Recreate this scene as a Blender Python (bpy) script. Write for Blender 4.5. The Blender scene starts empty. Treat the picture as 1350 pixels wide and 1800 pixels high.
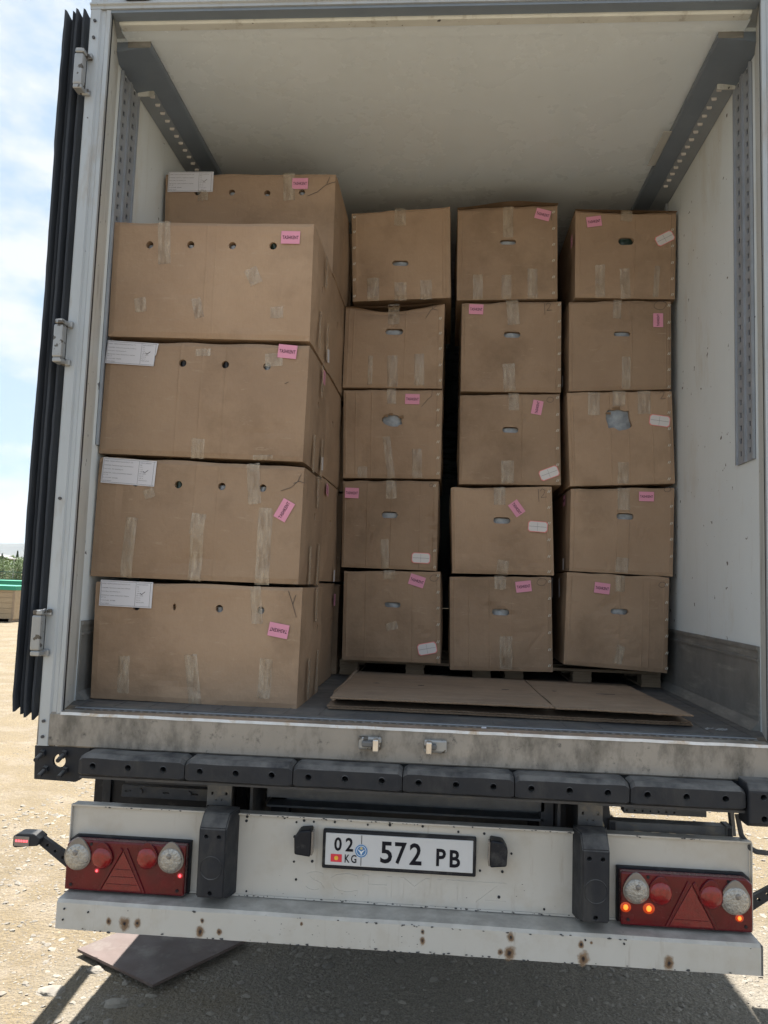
import bpy, bmesh, math, random
from mathutils import Vector, Matrix, noise
from math import radians as rad, sin, cos, pi
random.seed(7)
S = bpy.context.scene
COL = S.collection

# ------------------------------------------------------------------ camera
cd = bpy.data.cameras.new('camera')
cam = bpy.data.objects.new('camera', cd); COL.objects.link(cam)
cam.location = (0.132924, -2.753766, 1.752796)
cam.rotation_euler = (1.66283791, -0.0332183898, 0.0687313038)
cd.sensor_fit = 'VERTICAL'; cd.sensor_height = 24.0; cd.lens = 24.0 * 1359.12465 / 1800.0
cd.shift_x = -(689.561 - 675.0) / 1800.0
cd.shift_y = -(900.0 - 897.950) / 1800.0
cd.clip_start = 0.05; cd.clip_end = 30000
S.camera = cam

# ------------------------------------------------------------------ world, sun, exposure
W = bpy.data.worlds.new('World'); S.world = W; W.use_nodes = True
SUN = Vector((-0.035, 0.41, 1.0)).normalized()
SUN_EL = math.asin(SUN.z); SUN_AZ = math.atan2(SUN.x, SUN.y)
nt = W.node_tree; nt.nodes.clear()
o_ = nt.nodes.new('ShaderNodeOutputWorld'); bg = nt.nodes.new('ShaderNodeBackground')
sky = nt.nodes.new('ShaderNodeTexSky'); sky.sky_type = 'NISHITA'; sky.sun_disc = False
sky.sun_elevation = SUN_EL; sky.sun_rotation = SUN_AZ
sky.dust_density = 0.3; sky.air_density = 1.0; sky.altitude = 700
bg.inputs['Strength'].default_value = 0.10
tcw = nt.nodes.new('ShaderNodeTexCoord'); mpw = nt.nodes.new('ShaderNodeMapping')
mpw.inputs['Scale'].default_value = (1.0, 1.0, 2.0)
mpw.inputs['Location'].default_value = (0.35, 0.1, 0.15)
nz = nt.nodes.new('ShaderNodeTexNoise'); nz.inputs['Scale'].default_value = 5.0; nz.inputs['Detail'].default_value = 7; nz.inputs['Roughness'].default_value = 0.55
cr = nt.nodes.new('ShaderNodeValToRGB'); cr.color_ramp.elements[0].position = 0.47; cr.color_ramp.elements[1].position = 0.60
cr.color_ramp.elements[1].color = (0.9, 0.9, 0.9, 1); cr.color_ramp.elements[0].color = (0, 0, 0, 1)
mx = nt.nodes.new('ShaderNodeMixRGB'); mx.inputs['Color2'].default_value = (2.8, 2.88, 3.0, 1)
nt.links.new(tcw.outputs['Generated'], mpw.inputs['Vector']); nt.links.new(mpw.outputs[0], nz.inputs['Vector'])
nt.links.new(nz.outputs['Fac'], cr.inputs[0]); nt.links.new(cr.outputs[0], mx.inputs['Fac'])
hm = nt.nodes.new('ShaderNodeMixRGB'); hm.inputs['Fac'].default_value = 0.90; hm.inputs['Color2'].default_value = (1.72, 2.12, 2.50, 1)   # bright summer haze
nt.links.new(sky.outputs[0], hm.inputs['Color1']); nt.links.new(hm.outputs[0], mx.inputs['Color1']); nt.links.new(mx.outputs[0], bg.inputs['Color'])
nt.links.new(bg.outputs[0], o_.inputs[0])
sl = bpy.data.lights.new('sun', 'SUN'); sl.energy = 4.7; sl.angle = rad(0.53); sl.color = (1.0, 0.96, 0.90)
sun = bpy.data.objects.new('sun', sl); COL.objects.link(sun)
sun.rotation_euler = (-SUN).to_track_quat('-Z', 'Y').to_euler()
S.view_settings.view_transform = 'Standard'; S.view_settings.look = 'None'
S.view_settings.exposure = 1.8; S.view_settings.gamma = 1.0; S.view_settings.use_curve_mapping = False
S.cycles.max_bounces = 10; S.cycles.diffuse_bounces = 6; S.cycles.transparent_max_bounces = 12

# ------------------------------------------------------------------ materials
def pm(name, c1, c2=None, scale=4.0, rough=0.6, rough2=None, metal=0.0, bump=0.0, bscale=60.0, stretch=(1, 1, 1),
       dirt=None, dscale=2.0, dlo=0.55, dhi=0.75, dstr=(1, 1, 1), chips=None, cscale=30.0, cth=0.72, dust=None, dustamt=0.6,
       alpha=None, emit=None, espow=0.0, coat=0.0, spec=0.5, trans=0.0, bdist=0.002, extra=None):
    m = bpy.data.materials.new(name); m.use_nodes = True
    t = m.node_tree; L = t.links.new; N = t.nodes.new
    b = t.nodes['Principled BSDF']
    geo = N('ShaderNodeNewGeometry')
    def nois(sc, st=(1, 1, 1), det=6, ro=0.6, off=0.0):
        mp = N('ShaderNodeMapping'); mp.inputs['Scale'].default_value = st; mp.inputs['Location'].default_value = (off, off * .7, off * 1.3)
        n = N('ShaderNodeTexNoise'); n.inputs['Scale'].default_value = sc; n.inputs['Detail'].default_value = det; n.inputs['Roughness'].default_value = ro
        L(geo.outputs['Position'], mp.inputs[0]); L(mp.outputs[0], n.inputs['Vector']); return n.outputs['Fac']
    def ramp(f, lo, hi):
        r = N('ShaderNodeMapRange'); r.inputs['From Min'].default_value = lo; r.inputs['From Max'].default_value = hi; L(f, r.inputs['Value']); return r.outputs[0]
    def mixc(f, a, c, mode='MIX'):
        x = N('ShaderNodeMix'); x.data_type = 'RGBA'; x.blend_type = mode
        if hasattr(f, 'links'): L(f, x.inputs[0])
        else: x.inputs[0].default_value = f
        for v, i in ((a, 6), (c, 7)):
            if hasattr(v, 'links'): L(v, x.inputs[i])
            else: x.inputs[i].default_value = tuple(v) + (1,)
        return x.outputs[2]
    col = c1
    if c2: col = mixc(ramp(nois(scale, stretch), .3, .7), c1, c2)
    if dirt: col = mixc(ramp(nois(dscale, dstr, 8, .65, 3.1), dlo, dhi), col, dirt)
    if chips: col = mixc(ramp(nois(cscale, (1, 1, 1), 3, .5, 7.7), cth, cth + .02), col, chips)
    if dust:
        sx = N('ShaderNodeSeparateXYZ'); L(geo.outputs['Normal'], sx.inputs[0])
        k = N('ShaderNodeMath'); k.operation = 'MULTIPLY'; L(ramp(sx.outputs[2], .25, .9), k.inputs[0]); L(ramp(nois(14, (1, 1, 1), 6, .6, 1.7), .25, .6), k.inputs[1])
        k2 = N('ShaderNodeMath'); k2.operation = 'MULTIPLY'; L(k.outputs[0], k2.inputs[0]); k2.inputs[1].default_value = dustamt
        col = mixc(k2.outputs[0], col, dust)
    if extra: col = extra(t, geo, col, mixc, ramp, nois)
    if hasattr(col, 'links'): L(col, b.inputs['Base Color'])
    else: b.inputs['Base Color'].default_value = tuple(col) + (1,)
    b.inputs['Metallic'].default_value = metal
    if rough2 is not None:
        r = N('ShaderNodeMapRange'); r.inputs['To Min'].default_value = rough; r.inputs['To Max'].default_value = rough2
        r.inputs['From Min'].default_value = .3; r.inputs['From Max'].default_value = .7; L(nois(scale * 2.3, stretch, 6, .6, 5.5), r.inputs['Value']); L(r.outputs[0], b.inputs['Roughness'])
    else: b.inputs['Roughness'].default_value = rough
    b.inputs['Coat Weight'].default_value = coat
    b.inputs['Specular IOR Level'].default_value = spec
    b.inputs['Transmission Weight'].default_value = trans
    if alpha is not None: b.inputs['Alpha'].default_value = alpha
    if emit: b.inputs['Emission Color'].default_value = tuple(emit) + (1,); b.inputs['Emission Strength'].default_value = espow
    if bump:
        bu = N('ShaderNodeBump'); bu.inputs['Strength'].default_value = bump; bu.inputs['Distance'].default_value = bdist
        L(nois(bscale, stretch, 5, .6, 2.2), bu.inputs['Height']); L(bu.outputs[0], b.inputs['Normal'])
    m.diffuse_color = (c1[0], c1[1], c1[2], 1)
    return m

M = {}
def cardboard(name, c1, c2):
    def ex(t, geo, col, mixc, ramp, nois):
        oi = t.nodes.new('ShaderNodeObjectInfo')
        hs = t.nodes.new('ShaderNodeHueSaturation'); mr = t.nodes.new('ShaderNodeMapRange')
        mr.inputs['To Min'].default_value = .80; mr.inputs['To Max'].default_value = 1.08
        t.links.new(oi.outputs['Random'], mr.inputs['Value']); t.links.new(mr.outputs[0], hs.inputs['Value'])
        if hasattr(col, 'links'): t.links.new(col, hs.inputs['Color'])
        c = mixc(ramp(nois(260, (1, 1, .12), 3, .5, .4), .25, .75), hs.outputs[0], (.25, .16, .10))
        x = mixc(.16, hs.outputs[0], c)
        # long scuffs
        return mixc(ramp(nois(9, (1, 1, 5), 9, .75, 4.4), .60, .78), x, (.44, .35, .26))
    return pm(name, c1, c2, scale=2.6, rough=.68, rough2=.85, bump=.6, bscale=14, dirt=(.21, .145, .095), dscale=3.0, dlo=.50, dhi=.80, spec=.3, extra=ex, bdist=.009)
M['card'] = cardboard('cardboard', (.400, .285, .196), (.320, .222, .152))
M['card_in'] = pm('cardboard_core', (.24, .16, .10), rough=.9)
M['card_floor'] = pm('trodden_cardboard', (.29, .215, .155), (.21, .155, .115), scale=5, rough=.85, dirt=(.31, .25, .195), dscale=6, dlo=.52, dhi=.75, dstr=(1, 3, 1), bump=.5, bscale=25)
def tape_m():
    m = pm('packing_tape', (.80, .71, .57), (.26, .18, .115), scale=42, rough=.10, rough2=.28, bump=1.0, bscale=55, alpha=.39, spec=.9, stretch=(1.7, 1, .3), bdist=.006)  # pale streaks put wrinkle highlights into the tape colour
    return m
M['tape'] = tape_m()
M['pink'] = pm('pink_paper', (.66, .29, .41), rough=.6, spec=.3)
M['white_paper'] = pm('white_paper', (.60, .60, .65), rough=.6, spec=.3)
M['sticker_white'] = pm('white_sticker', (.62, .60, .60), rough=.5)
M['sticker_red'] = pm('red_sticker_border', (.75, .25, .25), rough=.5)
M['ink'] = pm('black_ink', (.010, .010, .016), rough=.7, spec=.2)
M['ink_soft'] = pm('pen_ink', (.06, .05, .05), rough=.6)
M['ink_grey'] = pm('grey_print', (.08, .08, .11), rough=.7)
M['staple'] = pm('staple_wire', (.66, .64, .57), rough=.4, metal=.2)
M['plastic_w'] = pm('white_plastic_wrap', (.34, .37, .40), (.18, .20, .23), scale=30, rough=.3, rough2=.5, bump=.8, bscale=30)
M['plastic_g'] = pm('green_wrap', (.02, .045, .038), (.008, .02, .016), scale=60, rough=.35)
M['plastic_d'] = pm('dark_wrap', (.012, .014, .02), rough=.5)
M['post'] = pm('galvanised_post', (.44, .475, .51), (.36, .39, .42), scale=3, rough=.45, rough2=.6, metal=.25, stretch=(1, 1, .3), dirt=(.30, .265, .22), dscale=5, dlo=.56, dhi=.8, dstr=(3, 3, .6), chips=(.08, .07, .06), cscale=26, cth=.73, bump=.2)
M['liner'] = pm('worn_liner', (.66, .69, .68), (.56, .58, .57), scale=6, rough=.45, stretch=(1, 1, .3), dirt=(.27, .25, .22), dscale=7, dlo=.56, dhi=.76, dstr=(2, 2, .4), chips=(.07, .07, .08), cscale=34, cth=.70, bump=.3)
def wall_ex(t, geo, col, mixc, ramp, nois):
    c = mixc(ramp(nois(14, (1, 3.0, .12), 7, .75, 6.0), .60, .85), col, (.52, .52, .50))
    return mixc(ramp(nois(30, (1, .5, .8), 5, .8, 16.0), .685, .70), c, (.16, .16, .17))
M['wall'] = pm('white_wall_panel', (.76, .82, .86), (.70, .76, .79), scale=2, rough=.38, rough2=.5, stretch=(1, 1, .5), dirt=(.60, .59, .55), dscale=4, dlo=.56, dhi=.8, dstr=(1, 1, .35), chips=(.10, .10, .11), cscale=22, cth=.70, bump=.15, extra=wall_ex)
M['ceil'] = pm('white_ceiling_panel', (.76, .85, .94), (.73, .81, .89), scale=1.5, rough=.22, rough2=.34, spec=.7, dirt=(.66, .70, .72), dscale=5, dlo=.62, dhi=.9, bump=.05)
M['cornice'] = pm('grey_cornice', (.19, .235, .30), (.16, .20, .26), scale=6, rough=.5)
M['kick'] = pm('scuffed_kick_plate', (.25, .245, .235), (.18, .18, .175), scale=7, rough=.5, rough2=.7, metal=.2, dirt=(.38, .37, .34), dscale=9, dlo=.55, dhi=.78, dstr=(1, .3, 2), bump=.3)
M['track'] = pm('lashing_track_metal', (.37, .40, .45), (.30, .33, .375), scale=10, rough=.45, metal=.3)
M['track_dull'] = pm('dull_grey_flange', (.27, .31, .36), (.23, .265, .31), scale=6, rough=.5)
M['dark'] = pm('dark_recess', (.02, .022, .028), rough=.8)
M['floor'] = pm('trailer_floor_metal', (.10, .104, .112), (.155, .155, .158), scale=5, rough=.45, rough2=.7, metal=.2, dirt=(.22, .21, .19), dscale=3, dlo=.5, dhi=.75, dstr=(1, 2.5, 1), bump=.4)
def sill_ex(t, geo, col, mixc, ramp, nois):
    c = mixc(ramp(nois(9, (1, 1, .5), 9, .7, 2.0), .47, .66), col, (.13, .12, .105))
    return mixc(ramp(nois(26, (1, 1, 1), 6, .7, 9.0), .60, .72), c, (.085, .08, .075))
M['sill'] = pm('weathered_sill', (.345, .315, .28), (.26, .24, .215), scale=4, rough=.55, rough2=.75, metal=.1, extra=sill_ex, bump=.4, bscale=30)
M['bright'] = pm('bare_bright_metal', (.72, .70, .68), (.5, .46, .42), scale=12, rough=.3, metal=.8, dirt=(.45, .32, .2), dscale=14, dlo=.55, dhi=.7)
M['rubber'] = pm('black_rubber', (.016, .018, .024), (.026, .029, .036), scale=8, rough=.5, rough2=.75, spec=.35, dust=(.17, .166, .162), dustamt=.9, bump=.7, bscale=28, dirt=(.075, .072, .068), dscale=6, dlo=.55, dhi=.8, dstr=(1, 1, .3))
M['gasket'] = pm('door_gasket_rubber', (.032, .038, .050), (.052, .060, .074), scale=3, rough=.42, rough2=.6, stretch=(2, 2, .3), dirt=(.12, .12, .12), dscale=6, dlo=.6, dhi=.8, dstr=(2, 2, .3))
M['steel_dark'] = pm('painted_chassis_steel', (.045, .048, .056), (.07, .07, .076), scale=8, rough=.55, rough2=.75, dust=(.17, .155, .13), dustamt=.6, dirt=(.11, .10, .085), dscale=7, dlo=.52, dhi=.75, bump=.3)
M['steel_grey'] = pm('grey_bracket_steel', (.15, .155, .165), (.10, .105, .11), scale=14, rough=.5, metal=.3, dirt=(.24, .21, .17), dscale=12, dlo=.55, dhi=.75, bump=.3)
def white_ex(t, geo, col, mixc, ramp, nois):
    return mixc(ramp(nois(30, (1, 1, .09), 6, .7, 6.0), .60, .82), col, (.33, .285, .235))
M['white'] = pm('white_bumper_paint', (.56, .55, .525), (.515, .50, .465), scale=3, rough=.35, rough2=.5, dirt=(.44, .40, .34), dscale=5, dlo=.5, dhi=.8, extra=white_ex, chips=(.05, .045, .04), cscale=48, cth=.765, dust=(.30, .285, .265), dustamt=.85, bump=.1)
M['plate_w'] = pm('number_plate_white', (.60, .62, .65), (.57, .585, .62), scale=6, rough=.35)
M['plate_b'] = pm('plate_frame_black', (.010, .012, .018), rough=.5, spec=.3, dirt=(.08, .08, .08), dscale=12)
M['red_lens'] = pm('red_lens', (.135, .002, .009), (.085, .002, .007), scale=8, rough=.16, rough2=.34, coat=.15, spec=.35, dirt=(.06, .006, .012), dscale=9, dlo=.5, dhi=.8, dust=(.16, .10, .11), dustamt=.5)
M['red_bright'] = pm('red_lamp_lens', (.30, .008, .010), (.14, .004, .006), scale=45, rough=.15, coat=.5, bump=.8, bscale=90)
M['clear'] = pm('clear_lamp_lens', (.46, .45, .42), (.33, .32, .30), scale=50, rough=.08, rough2=.3, metal=.55, coat=.8, bump=1.0, bscale=110, bdist=.006)
M['clear_hood'] = pm('cloudy_lens_hood', (.23, .21, .19), (.17, .15, .14), scale=12, rough=.25, coat=.5)
M['orange_glow'] = pm('lit_amber_led', (.9, .2, .02), rough=.3, emit=(1, .16, .02), espow=.8)  # sun glint on the right tail light, put in as emission
M['red_glow'] = pm('lit_red_led', (.9, .1, .12), rough=.3, emit=(1, .10, .12), espow=.7)  # emission for sun glints on the left tail light; marker-head LEDs share it
M['amber_window'] = pm('amber_glow_window', (.22, .02, .008), rough=.25, emit=(1, .10, .01), espow=.10)  # soft halo round the amber sun glint, painted by weak emission
M['red_window'] = pm('red_glow_window', (.22, .008, .012), rough=.25, emit=(1, .04, .05), espow=.08)  # soft halo round the red sun glint, painted by weak emission
M['rust'] = None
M['hinge'] = pm('chipped_hinge', (.34, .35, .36), (.27, .28, .29), scale=9, rough=.4, metal=.4, chips=(.10, .09, .08), cscale=30, cth=.58, bump=.4)
M['plate_rust'] = pm('rusty_steel_plate', (.115, .080, .070), (.078, .058, .050), scale=4, rough=.6, rough2=.8, dirt=(.16, .137, .118), dscale=6, dlo=.55, dhi=.75, bump=.4, bscale=40)
M['wood'] = pm('pallet_wood', (.34, .26, .18), (.24, .18, .125), scale=9, stretch=(1, 1, 8), rough=.8, bump=.4)
M['ply'] = pm('crate_plywood', (.40, .31, .20), (.34, .255, .165), scale=3, stretch=(.4, .4, 3), rough=.8)
M['green'] = pm('green_tarp_edge', (.025, .25, .15), rough=.55)
M['fence'] = pm('green_fence_paint', (.03, .09, .07), rough=.5)
M['leaf'] = pm('tree_leaves', (.07, .12, .035), (.11, .16, .05), scale=3, rough=.6)
M['leaf_d'] = pm('conifer_needles', (.03, .06, .035), (.05, .08, .045), scale=2, rough=.7)
M['bark'] = pm('bark', (.12, .09, .07), rough=.9)
M['hill'] = pm('distant_hill', (.060, .062, .058), (.085, .082, .07), scale=.001, rough=.95)
M['stone'] = pm('gravel_stone', (.27, .25, .22), (.20, .19, .175), scale=25, rough=.85, dust=(.36, .31, .24), dustamt=.7, bump=.3)
def stone_ex(t, geo, col, mixc, ramp, nois):
    return mixc(ramp(nois(11, (1, 1, 1), 2, .5, 8.0), .35, .65), col, (.26, .235, .195))
M['stone'] = pm('gravel_stone', (.205, .19, .17), (.12, .113, .102), scale=31, rough=.85, dust=(.225, .19, .145), dustamt=.45, bump=.3, extra=stone_ex)
def ground_ex(t, geo, col, mixc, ramp, nois):
    c = mixc(ramp(nois(90, (1, 1, 1), 4, .7, 1.0), .50, .62), col, (.15, .13, .105))
    c = mixc(ramp(nois(240, (1, 1, 1), 3, .7, 5.0), .60, .66), c, (.15, .135, .12))
    c = mixc(ramp(nois(40, (1, 1, 1), 4, .6, 12.0), .62, .70), c, (.31, .265, .19))
    # greyer gravel tone around the trailer's rear end (soft, irregular boundary)
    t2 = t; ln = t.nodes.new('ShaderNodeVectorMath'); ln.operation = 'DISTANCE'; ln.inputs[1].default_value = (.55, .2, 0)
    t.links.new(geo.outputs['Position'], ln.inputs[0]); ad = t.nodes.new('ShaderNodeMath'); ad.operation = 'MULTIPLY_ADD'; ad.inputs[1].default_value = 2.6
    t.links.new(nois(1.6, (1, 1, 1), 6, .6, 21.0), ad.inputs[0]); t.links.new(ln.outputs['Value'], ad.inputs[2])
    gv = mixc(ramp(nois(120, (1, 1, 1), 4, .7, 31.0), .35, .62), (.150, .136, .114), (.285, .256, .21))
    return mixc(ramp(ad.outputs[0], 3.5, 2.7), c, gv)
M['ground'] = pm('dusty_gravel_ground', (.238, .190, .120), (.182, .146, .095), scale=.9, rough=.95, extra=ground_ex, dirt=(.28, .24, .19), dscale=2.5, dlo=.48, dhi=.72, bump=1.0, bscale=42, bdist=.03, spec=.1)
def rust_mat():
    m = bpy.data.materials.new('rust_stain'); m.use_nodes = True; t = m.node_tree; L = t.links.new; N = t.nodes.new; b = t.nodes['Principled BSDF']
    tc = N('ShaderNodeTexCoord'); ln = N('ShaderNodeVectorMath'); ln.operation = 'LENGTH'
    sb = N('ShaderNodeVectorMath'); sb.operation = 'SUBTRACT'; sb.inputs[1].default_value = (.5, .5, .5)
    L(tc.outputs['Generated'], sb.inputs[0]); mu = N('ShaderNodeVectorMath'); mu.operation = 'MULTIPLY'; mu.inputs[1].default_value = (2, 0, 2)
    L(sb.outputs[0], mu.inputs[0]); L(mu.outputs[0], ln.inputs[0])
    n = N('ShaderNodeTexNoise'); n.inputs['Scale'].default_value = 60; n.inputs['Detail'].default_value = 5
    g = N('ShaderNodeNewGeometry'); L(g.outputs['Position'], n.inputs['Vector'])
    a = N('ShaderNodeMath'); a.operation = 'MULTIPLY_ADD'; a.inputs[1].default_value = .9; a.inputs[2].default_value = -.45; L(n.outputs['Fac'], a.inputs[0])
    s = N('ShaderNodeMath'); s.operation = 'ADD'; L(ln.outputs['Value'], s.inputs[0]); L(a.outputs[0], s.inputs[1])
    r = N('ShaderNodeMapRange'); r.inputs['From Min'].default_value = .35; r.inputs['From Max'].default_value = .95; r.inputs['To Min'].default_value = 1; r.inputs['To Max'].default_value = 0
    L(s.outputs[0], r.inputs['Value']); L(r.outputs[0], b.inputs['Alpha'])
    cr = N('ShaderNodeValToRGB'); cr.color_ramp.elements[0].color = (.05, .028, .02, 1); cr.color_ramp.elements[0].position = .15
    cr.color_ramp.elements[1].color = (.40, .26, .15, 1); cr.color_ramp.elements[1].position = .75; L(s.outputs[0], cr.inputs[0]); L(cr.outputs[0], b.inputs['Base Color'])
    b.inputs['Roughness'].default_value = .8; return m
M['rust'] = rust_mat()

# ------------------------------------------------------------------ mesh helpers
def tag(o, label=None, cat=None, group=None, kind=None):
    if label: o['label'] = label
    if cat: o['category'] = cat
    if group: o['group'] = group
    if kind: o['kind'] = kind
    return o
def empty(name, loc=(0, 0, 0)):
    o = bpy.data.objects.new(name, None); o.location = loc; COL.objects.link(o); return o
def link(name, me, mat=None, parent=None, loc=None, rot=None):
    o = bpy.data.objects.new(name, me); COL.objects.link(o)
    if mat is not None and len(me.materials) == 0: me.materials.append(mat)
    if parent is not None: o.parent = parent
    if loc: o.location = loc
    if rot: o.rotation_euler = rot
    return o
def obj(name, bm, mat, parent=None, smooth=False, loc=None, rot=None):
    me = bpy.data.meshes.new(name); bmesh.ops.recalc_face_normals(bm, faces=bm.faces); bm.to_mesh(me); bm.free()
    if smooth:
        for p in me.polygons: p.use_smooth = True
    return link(name, me, mat, parent, loc, rot)
def B(): return bmesh.new()
def box(bm, x0, x1, y0, y1, z0, z1, bev=0.0, seg=1):
    vs = [bm.verts.new((x, y, z)) for x in (x0, x1) for y in (y0, y1) for z in (z0, z1)]
    fs = [(0, 1, 3, 2), (4, 6, 7, 5), (0, 4, 5, 1), (2, 3, 7, 6), (0, 2, 6, 4), (1, 5, 7, 3)]
    F = [bm.faces.new([vs[i] for i in f]) for f in fs]
    if bev:
        es = {e for f in F for e in f.edges}
        bmesh.ops.bevel(bm, geom=list(es), offset=bev, segments=seg, affect='EDGES', profile=.5)
    return bm
def prism(bm, pts, a0, a1, axis='y', bev=0):
    """extrude polygon pts; axis y: pts=(x,z); axis x: pts=(y,z); axis z: pts=(x,y)"""
    def P(p, a): return {'y': (p[0], a, p[1]), 'x': (a, p[0], p[1]), 'z': (p[0], p[1], a)}[axis]
    A = [bm.verts.new(P(p, a0)) for p in pts]; Bv = [bm.verts.new(P(p, a1)) for p in pts]
    F = [bm.faces.new(A), bm.faces.new(Bv[::-1])]
    n = len(pts)
    for i in range(n): F.append(bm.faces.new([A[i], Bv[i], Bv[(i + 1) % n], A[(i + 1) % n]]))
    if bev:
        es = {e for f in F for e in f.edges}
        bmesh.ops.bevel(bm, geom=list(es), offset=bev, segments=2, affect='EDGES', profile=.5)
    return bm
def cyl(bm, p0, p1, r0, r1=None, n=16, cap=True):
    p0 = Vector(p0); p1 = Vector(p1); r1 = r0 if r1 is None else r1
    d = (p1 - p0).normalized(); u = d.orthogonal().normalized(); v = d.cross(u)
    A = [bm.verts.new(p0 + (u * cos(2 * pi * i / n) + v * sin(2 * pi * i / n)) * r0) for i in range(n)]
    C = [bm.verts.new(p1 + (u * cos(2 * pi * i / n) + v * sin(2 * pi * i / n)) * r1) for i in range(n)]
    for i in range(n): bm.faces.new([A[i], A[(i + 1) % n], C[(i + 1) % n], C[i]])
    if cap: bm.faces.new(A[::-1]); bm.faces.new(C)
    return bm
def quad(bm, pts):
    bm.faces.new([bm.verts.new(p) for p in pts]); return bm
def tube(bm, pts, r, n=8):
    for a, b in zip(pts, pts[1:]): cyl(bm, a, b, r, n=n)
    return bm
def dome(bm, cx, cz, y, rx, rz, h, n=24, rings=5, pw=1.0):
    """dome facing -y"""
    prev = None
    for k in range(rings + 1):
        a = (pi / 2) * k / rings; rr = cos(a); yy = y - h * sin(a)
        if k == rings: tip = bm.verts.new((cx, y - h, cz)); [bm.faces.new([prev[i], prev[(i + 1) % n], tip]) for i in range(n)]; break
        cur = [bm.verts.new((cx + rx * rr * cos(2 * pi * i / n), yy, cz + rz * rr * sin(2 * pi * i / n))) for i in range(n)]
        if prev:
            for i in range(n): bm.faces.new([prev[i], prev[(i + 1) % n], cur[(i + 1) % n], cur[i]])
        prev = cur
    return bm
def holed_cut(o, cutters_bm):
    """boolean difference, applied"""
    cm = bpy.data.meshes.new('cut'); bmesh.ops.recalc_face_normals(cutters_bm, faces=cutters_bm.faces); cutters_bm.to_mesh(cm); cutters_bm.free()
    co = bpy.data.objects.new('cut', cm); COL.objects.link(co)
    par = o.parent; o.parent = None; ml = o.location.copy(); o.location = (0, 0, 0)
    md = o.modifiers.new('b', 'BOOLEAN'); md.operation = 'DIFFERENCE'; md.object = co; md.solver = 'EXACT'
    bpy.context.view_layer.update()
    dg = bpy.context.evaluated_depsgraph_get()
    me = bpy.data.meshes.new_from_object(o.evaluated_get(dg))
    if len(me.polygons) > 5:
        o.modifiers.clear(); o.data = me
        if me.materials and me.materials[0] is None: me.materials.clear()
    else: o.modifiers.clear()
    o.parent = par; o.location = ml
    bpy.data.objects.remove(co)
_txt = {}
def text_mesh(s, size, bold=0.0, ext=0.0004, spacing=1.0, fit=None, align='CENTER'):
    k = (s, size, bold, ext, spacing, fit, align)
    if k in _txt: return _txt[k]
    c = bpy.data.curves.new('t', 'FONT'); c.body = s; c.size = size; c.offset = bold; c.extrude = ext; c.space_character = spacing
    c.align_x = align; c.resolution_u = 3
    o = bpy.data.objects.new('t', c); COL.objects.link(o); bpy.context.view_layer.update()
    me = bpy.data.meshes.new_from_object(o.evaluated_get(bpy.context.evaluated_depsgraph_get()))
    bpy.data.objects.remove(o); me.materials.clear()
    xs = [v.co.x for v in me.vertices]; ys = [v.co.y for v in me.vertices]
    cx = (min(xs) + max(xs)) / 2 if align == 'CENTER' else min(xs); cy = (min(ys) + max(ys)) / 2
    sx = fit[0] / (max(xs) - min(xs)) if fit else 1; sy = fit[1] / (max(ys) - min(ys)) if fit else 1
    for v in me.vertices:   # lie in XZ plane facing -Y
        x, y, z = v.co; v.co = ((x - cx) * sx, -z, (y - cy) * sy)
    _txt[k] = me; return me

# ================================================================== GROUND
def gz(x, y):
    return .012 * noise.noise(Vector((x * 1.7, y * 1.7, 0))) + .03 * noise.noise(Vector((x * .25, y * .25, 3))) + .005 * noise.noise(Vector((x * 9, y * 9, 1)))
def axis_pts(lo, hi, step, far, grow=1.35):
    a = []; v = lo
    while v <= hi: a.append(v); v += step
    s = step; v = hi
    while v < far: s *= grow; v += s; a.append(v)
    s = step; v = lo; pre = []
    while v > -far: s *= grow; v -= s; pre.append(v)
    return pre[::-1] + a
xs = axis_pts(-3.2, 2.8, .045, 12000); ys = axis_pts(-.4, 6.0, .045, 12000)
verts = []; faces = []
for y in ys:
    for x in xs:
        near = max(0, 1 - max(abs(x) - 3, abs(y - 3) - 3.5, 0) / 30)
        verts.append((x, y, gz(x, y) * near))
nx = len(xs)
for j in range(len(ys) - 1):
    for i in range(nx - 1):
        a = j * nx + i; faces.append((a, a + 1, a + 1 + nx, a + nx))
me = bpy.data.meshes.new('ground'); me.from_pydata(verts, [], faces)
for p in me.polygons: p.use_smooth = True
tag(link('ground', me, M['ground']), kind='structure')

def rock_pts(r, fl, rnd):
    bm = bmesh.new(); bmesh.ops.create_icosphere(bm, subdivisions=1, radius=1)
    for v in bm.verts:
        k = rnd.uniform(.72, 1.15); v.co = Vector((v.co.x * r * k * rnd.uniform(.9, 1.1), v.co.y * r * k, v.co.z * r * fl * k))
    vs = [v.co.copy() for v in bm.verts]; fs = [[v.index for v in f.verts] for f in bm.faces]; bm.free(); return vs, fs
rnd = random.Random(3)
protos = [rock_pts(1, rnd.uniform(.35, .7), rnd) for _ in range(12)]
V = []; F = []
def add_stone(x, y, r):
    vs, fs = rnd.choice(protos); a = rnd.uniform(0, 6.28); c, s = cos(a), sin(a); st = rnd.uniform(.6, 1.0); b0 = len(V)
    z = gz(x, y) - .1 * r; tl = rnd.uniform(-.3, .3)
    for v in vs: V.append((x + r * (v.x * c - v.y * s * st), y + r * (v.x * s + v.y * c * st), z + r * (v.z + tl * v.x)))
    F.extend([[i + b0 for i in f] for f in fs])
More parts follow.
